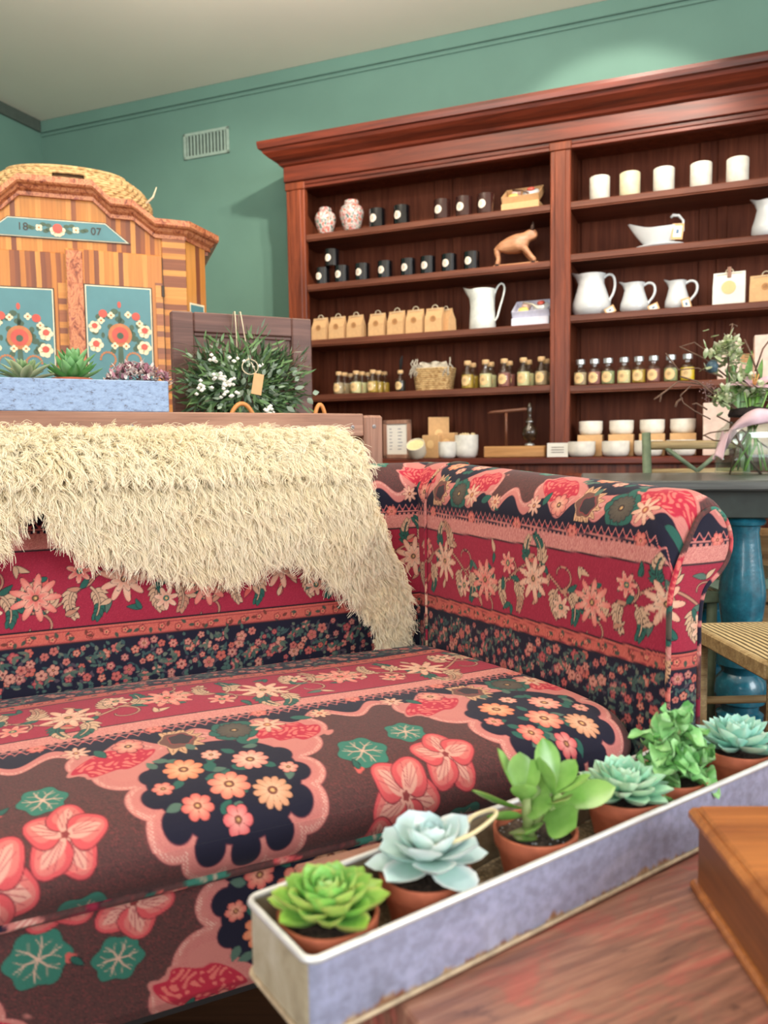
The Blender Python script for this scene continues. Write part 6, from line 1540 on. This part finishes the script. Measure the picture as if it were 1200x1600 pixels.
b = MB(); b.grid(vase_fn(lambda j: [(.0, .0125, 1), (.0935, .0125, 1), (.0935, .105, 1), (.0, .105, 1)][int(round(j*3))]), 40, 4, close_u=True); b.build('water', thin_glass('vase_water', (.90, .95, .90, 1), .06), vs_, True)
def S3(px, py, dy=0): d = hit(px, py, (0, vp[1]+dy, 0), (0, 1, 0)); return (d[0]-vp[0], d[1]-vp[1], d[2]-vp[2])
bq = thing('bouquet', 'bouquet of pink lily, thistle, variegated leaves and bare twigs in the glass vase', 'bouquet', (vp[0], vp[1], vp[2]+.014), 0)
def S4(px, py, dy=0): q = S3(px, py, dy); return (q[0], q[1], q[2]-.014)
r = random.Random(17)
b = MB()
for k in range(12): a = r.uniform(0, 6.28); q = .07*r.random()**.5; b.tube([(q*math.cos(a)*1.1, q*math.sin(a), .0), (q*.5*math.cos(a+.8), q*.5*math.sin(a+.8), .09), (-q*.6*math.cos(a), -q*.6*math.sin(a), .19), (-q*1.4*math.cos(a), -q*1.2*math.sin(a), .27)], r.choice([.0015, .002, .003, .0045]), 7)
b.build('green_stems', leafmat('stem_green', srgb(96, 150, 60), srgb(150, 190, 96)), bq, True)
b = MB()
tw = [[(1150, 690), (1105, 640), (1060, 590), (1120, 585), ], ]
T_ = [([(1165, 650), (1130, 620), (1095, 600), (1060, 596), (1032, 617), (1022, 624)], .0022), ([(1034, 614), (1031, 628)], .0018), ([(1150, 640), (1120, 620), (1090, 596), (1062, 588)], .0018), ([(1110, 655), (1085, 642), (1068, 630), (1063, 618), (1080, 602)], .0016), ([(1066, 622), (1058, 628), (1055, 636)], .0026), ([(1105, 640), (1088, 630), (1082, 632)], .002), ([(1160, 700), (1140, 690), (1115, 688), (1100, 680)], .0018), ([(1185, 655), (1140, 672), (1110, 676), (1098, 681)], .0018), ([(1140, 600), (1138, 560), (1140, 530), (1145, 506), (1152, 510)], .0018), ([(1145, 506), (1140, 508)], .002), ([(1146, 540), (1148, 520)], .0025), ([(1190, 600), (1170, 545), (1163, 530)], .002), ([(1180, 580), (1192, 545), (1205, 528)], .002), ([(1150, 600), (1100, 560), (1062, 542)], .002), ([(1130, 590), (1090, 575), (1060, 578), (1040, 552)], .0016), ([(1200, 700), (1150, 665), (1120, 650)], .0018), ([(1120, 560), (1085, 535), (1062, 542)], .0015)]
for k, (P_, w_) in enumerate(T_): b.tube([S4(x, y, .02*math.sin(k*2.1)) for x, y in P_], w_*1.5, 6)
b.tube([S4(1150, 680), S4(1165, 710), S4(1190, 742)], .0045, 7); b.tube([S4(1140, 742), S4(1150, 700), S4(1175, 665)], .003, 7); b.build('twigs', M['twig'], bq, True)
b = MB()
for k in range(300):
    cx, cy, sp_ = r.choice([(1135, 545, 20), (1120, 560, 15), (1150, 555, 15), (1150, 610, 20), (1130, 625, 13), (1160, 595, 16), (1142, 540, 14), (1190, 615, 14)])
    p = S4(cx+r.gauss(0, sp_*.55), cy+r.gauss(0, sp_*.6), r.uniform(-.06, .05)); Mx = Matrix.Translation(p) @ Matrix.Rotation(r.uniform(0, 6.28), 4, 'Z') @ Matrix.Rotation(r.uniform(-1.3, .9), 4, 'Y'); leafmesh(b, Mx, r.uniform(.024, .040), r.uniform(.016, .024), .06, .3, .2, 0, 5, 4, wide=1.1)
b.build('variegated_leaves', leafmat('variegated_leaf', srgb(120, 150, 96), srgb(206, 214, 170), edge=srgb(230, 230, 200)), bq, True)
b = MB()
for (px_, py_, ex, ey, W1) in ((1160, 640, 1172, 548, .03), (1150, 645, 1142, 560, .045), (1175, 640, 1188, 560, .028), (1160, 650, 1160, 580, .05), (1185, 640, 1196, 590, .03), (1140, 640, 1132, 600, .035)):
    p, e = Vector(S4(px_, py_)), Vector(S4(ex, ey)); d = e-p; Mx = Matrix.Translation(p) @ d.to_track_quat('X', 'Y').to_matrix().to_4x4() @ Matrix.Rotation(r.uniform(-.5, .5), 4, 'X'); leafmesh(b, Mx, d.length, W1, .04, .25, .1, 0, 9, 5, wide=.9)
b.build('broad_leaves', leafmat('broad_green_leaf', srgb(74, 124, 50), srgb(128, 172, 84)), bq, True)
lc = Vector(S4(1178, 608, -.03)); b = MB()
for k in range(6):
    a = k*math.pi/3+.2; el = .55 if k % 2 else .75; Mx = Matrix.Translation(lc) @ Matrix.Rotation(.45, 4, 'X') @ Matrix.Rotation(a, 4, 'Z') @ Matrix.Rotation(-el, 4, 'Y'); leafmesh(b, Mx, .098, .040, .05, .35, -.35, .02, 10, 6, wide=.85)
b.build('lily_petals', plain('pale_pink_petal', srgb(236, 194, 204), .5, var=.1, sss=.2), bq, True)
b = MB(); [b.tube([tuple(lc), tuple(lc+Vector((.012*math.cos(k*1.05), .012*math.sin(k*1.05)-.01, .05)))], [.0012, .0022], 5) for k in range(6)]; b.build('stamens', plain('orange_stamen', srgb(214, 160, 90), .6), bq, True)
b = MB(); c3 = Vector(S4(1113, 573, -.03)); b.lathe([(0, -.022), (.014, -.016), (.019, 0), (.015, .014), (0, .022)], 16, M=Matrix.Translation(c3))
for k in range(120):
    a, e = r.uniform(0, 6.28), r.uniform(-1.2, 1.5); d = Vector((math.cos(a)*math.cos(e), math.sin(a)*math.cos(e), math.sin(e))); b.tube([tuple(c3+d*.015), tuple(c3+d*.025)], [.0012, .0003], 4)
b.build('thistle', plain('blue_grey_thistle', srgb(74, 98, 112), .7, var=.3, scale=200), bq, True)
b = MB()
for (cx, cy) in ((1108, 602), (1100, 612), (1115, 610), (1106, 622)):
    for k in range(22): p = S4(cx+r.gauss(0, 4), cy+r.gauss(0, 4), r.uniform(-.02, .02)); b.lathe([(0, -.003), (.003, 0), (0, .003)], 6, M=Matrix.Translation(p))
b.build('dried_filler', plain('mauve_filler', srgb(150, 116, 112), .8, var=.2), bq, True)
b = MB()
def ribbon(i, j):
    a = math.pi*(1.0+1.0*i); lift = math.sin(math.pi*i); x = .098*math.cos(a); y = .095*math.sin(a)-.006
    return (x+.004*math.sin(j*8), y-.012*math.sin(j*math.pi)-.004*math.sin(i*21), .150+.052*lift**.7-(.05*(1-lift))+.050*(j-.5)-.004*math.sin(i*17+j*5))
b.grid(ribbon, 40, 8); b.grid(lambda i, j: (-.100-.035*j*(.6+.4*i)+.006*math.sin(i*9), -.03+.06*i-.02, .145-.085*j+.008*math.sin(i*8+j*4)), 12, 12)
rb_ = b.build('pink_ribbon', plain('pale_pink_ribbon', srgb(232, 196, 204), .6, var=.05, sss=.1), vs_, True); sm = rb_.modifiers.new('t', 'SOLIDIFY'); sm.thickness = .0015
b = MB(); b.lathe([(0, .188), (.074, .188), (.077, .196), (.070, .215), (0, .225)], 24, cap=False); b.build('dark_collar', plain('collar_dark_brown', srgb(44, 34, 32), .9, var=.4, scale=120), bq, True)  # dark ring closing the vase mouth

# ------------------------------------------------------------------ chairs
M['olive'] = plain('worn_green_chair_paint', srgb(120, 136, 110), .6, var=.25, scale=25)
M['chair_w'] = wood('pale_chair_wood', srgb(150, 120, 78), srgb(204, 178, 130), 'x', 2, .6, 0, fine=.35)
m_, N_, L_, b_ = newmat('rush_seat'); wv = N_.new('ShaderNodeTexWave'); wv.inputs['Scale'].default_value = 22; wv.inputs['Distortion'].default_value = 1.2; L_.new(coords(N_, L_), wv.inputs['Vector']); c = ramp(N_, L_, wv.outputs['Fac'], [(.25, srgb(96, 76, 46)), (.6, srgb(216, 194, 146))]); L_.new(c, b_.inputs['Base Color']); b_.inputs['Roughness'].default_value = .8; bump(N_, L_, b_, wv.outputs['Fac'], .7, .004); M['rushseat'] = m_
def rush_chair(fr, label, wmat, legmat, back=False, hb=.86):
    t = thing('rush_chair', label, 'chair', tuple(fr.o), fr.a, 'rush-seated chairs round the table')
    w_, d_, zs = .42, .38, .455
    b = MB(); b.grid(lambda i, j: (w_*i, d_*j, zs+.004+.010*math.sin(math.pi*i)*math.sin(math.pi*j)), 12, 12); b.grid(lambda i, j: (w_*i, d_*j, zs-.022), 4, 4); b.box(.002, w_-.002, .002, d_-.002, zs-.022, zs+.002); b.build('rush_seat', M['rushseat'], t, 40)
    for (x0, x1, y0, y1) in ((-.012, w_+.012, -.016, .004), (-.012, w_+.012, d_-.004, d_+.016), (-.014, .006, 0, d_), (w_-.006, w_+.014, 0, d_)): b = MB(); b.bbox(x0, x1, y0, y1, zs-.034, zs+.004, .004); b.build('seat_rail', wmat, t)
    for x in (.012, w_-.012):
        b = MB(); b.tube([(x, .012, 0), (x, .012, zs)], .016, 12); b.build('leg', legmat, t, True)
        b = MB(); b.tube([(x, d_-.006, 0), (x, d_-.004, zs), (x, d_+.05, hb)], .0175, 12); b.build('back_post', legmat, t, True)
    for (p, q) in (((.012, .012, .18), (.012, d_, .18)), ((w_-.012, .012, .18), (w_-.012, d_, .18)), ((.012, .012, .26), (w_-.012, .012, .26)), ((.012, d_, .22), (w_-.012, d_, .22))): b = MB(); b.tube([p, q], .010, 10); b.build('stretcher', legmat, t, True)
    for zz in ((hb-.05, hb-.16) if back else (hb-.03, hb-.2)): b = MB(); yy = d_+.05*(zz-zs)/(hb-zs); b.tube([(.012, yy, zz), (w_-.012, yy, zz)], .011, 8, 1.6); b.build('back_rung', M['chair_w'] if back else legmat, t, True)
    if back:
        for (xa_, xb_) in ((.09, w_/2), (w_-.09, w_/2)): b = MB(); b.tube([(xa_, d_+.046, hb-.06), (xb_, d_+.03, hb-.155)], .009, 8); b.build('back_brace', legmat, t, True)
    return t
p = hit(1088, 982, (0, 0, .455), (0, 0, 1)); q = hit(1200, 1040, (0, 0, .455), (0, 0, 1)); an = math.degrees(math.atan2(q[1]-p[1], q[0]-p[0]))-90; ax = np.array([math.cos(math.radians(an)), math.sin(math.radians(an)), 0]); p = p-ax*.43-.03*np.array([-ax[1], ax[0], 0]); rush_chair(Frame((p[0], p[1]), an), 'rush-seated chair with pale wooden seat rail, nearest behind the sofa arm', M['chair_w'], M['chair_w'], hb=.80)
p = hit(1068, 928, (0, 0, .455), (0, 0, 1)); rush_chair(Frame((p[0]-.30, p[1]+.03), 0), 'rush-seated chair with green rail tucked in between sofa arm and teal leg', M['olive'], M['olive'], hb=.72)
p = hit(1018, 736, (0, DT.o[1]+.80, 0), (0, 1, 0)); rush_chair(Frame((p[0]-.01, p[1]-.40), 2), 'green-posted chair with crossed braces behind the far side of the dark table', M['olive'], M['olive'], True, hb=hit(1018, 676, (0, p[1], 0), (0, 1, 0))[2])
# slatted crates beyond the teal leg
M['crate'] = wood('pale_crate_wood', srgb(168, 126, 82), srgb(214, 178, 128), 'x', 1.2, .75, 0, fine=.3)
def crate(x, y, z, rz, label):
    t = thing('wooden_crate', label, 'crate', BOOK.w(x, y, z), BOOK.a+rz, 'pale crates on the floor by the bookcase')
    for zz in (.0, .095, .19): 
        for yy in (0, .30): b = MB(); b.bbox(0, .55, yy, yy+.012, zz+.004, zz+.085, .002); b.build('side_slat', M['crate'], t)
        for xx in (0, .538): b = MB(); b.bbox(xx, xx+.012, .012, .30, zz+.004, zz+.085, .002); b.build('end_slat', M['crate'], t)
    for xx in (.012, .508):
        for yy in (.012, .27): b = MB(); b.bbox(xx, xx+.03, yy, yy+.03, 0, .275, .002); b.build('corner_post', M['crate'], t)
    b = MB(); b.bbox(.012, .54, .012, .30, .006, .016, .001); b.build('base', M['crate'], t)
    return t
crate(.26, -.43, 0, .05, 'pale slatted crate on the floor, bottom of the stack left of the teal leg')
crate(.28, -.43, .285, .0, 'pale slatted crate, top of the stack by the bookcase door')
crate(.88, -.43, 0, -.04, 'pale slatted crate on the floor farther right behind the teal leg')
crate(.87, -.43, .285, .03, 'pale slatted crate, top of the right-hand stack behind the teal leg')
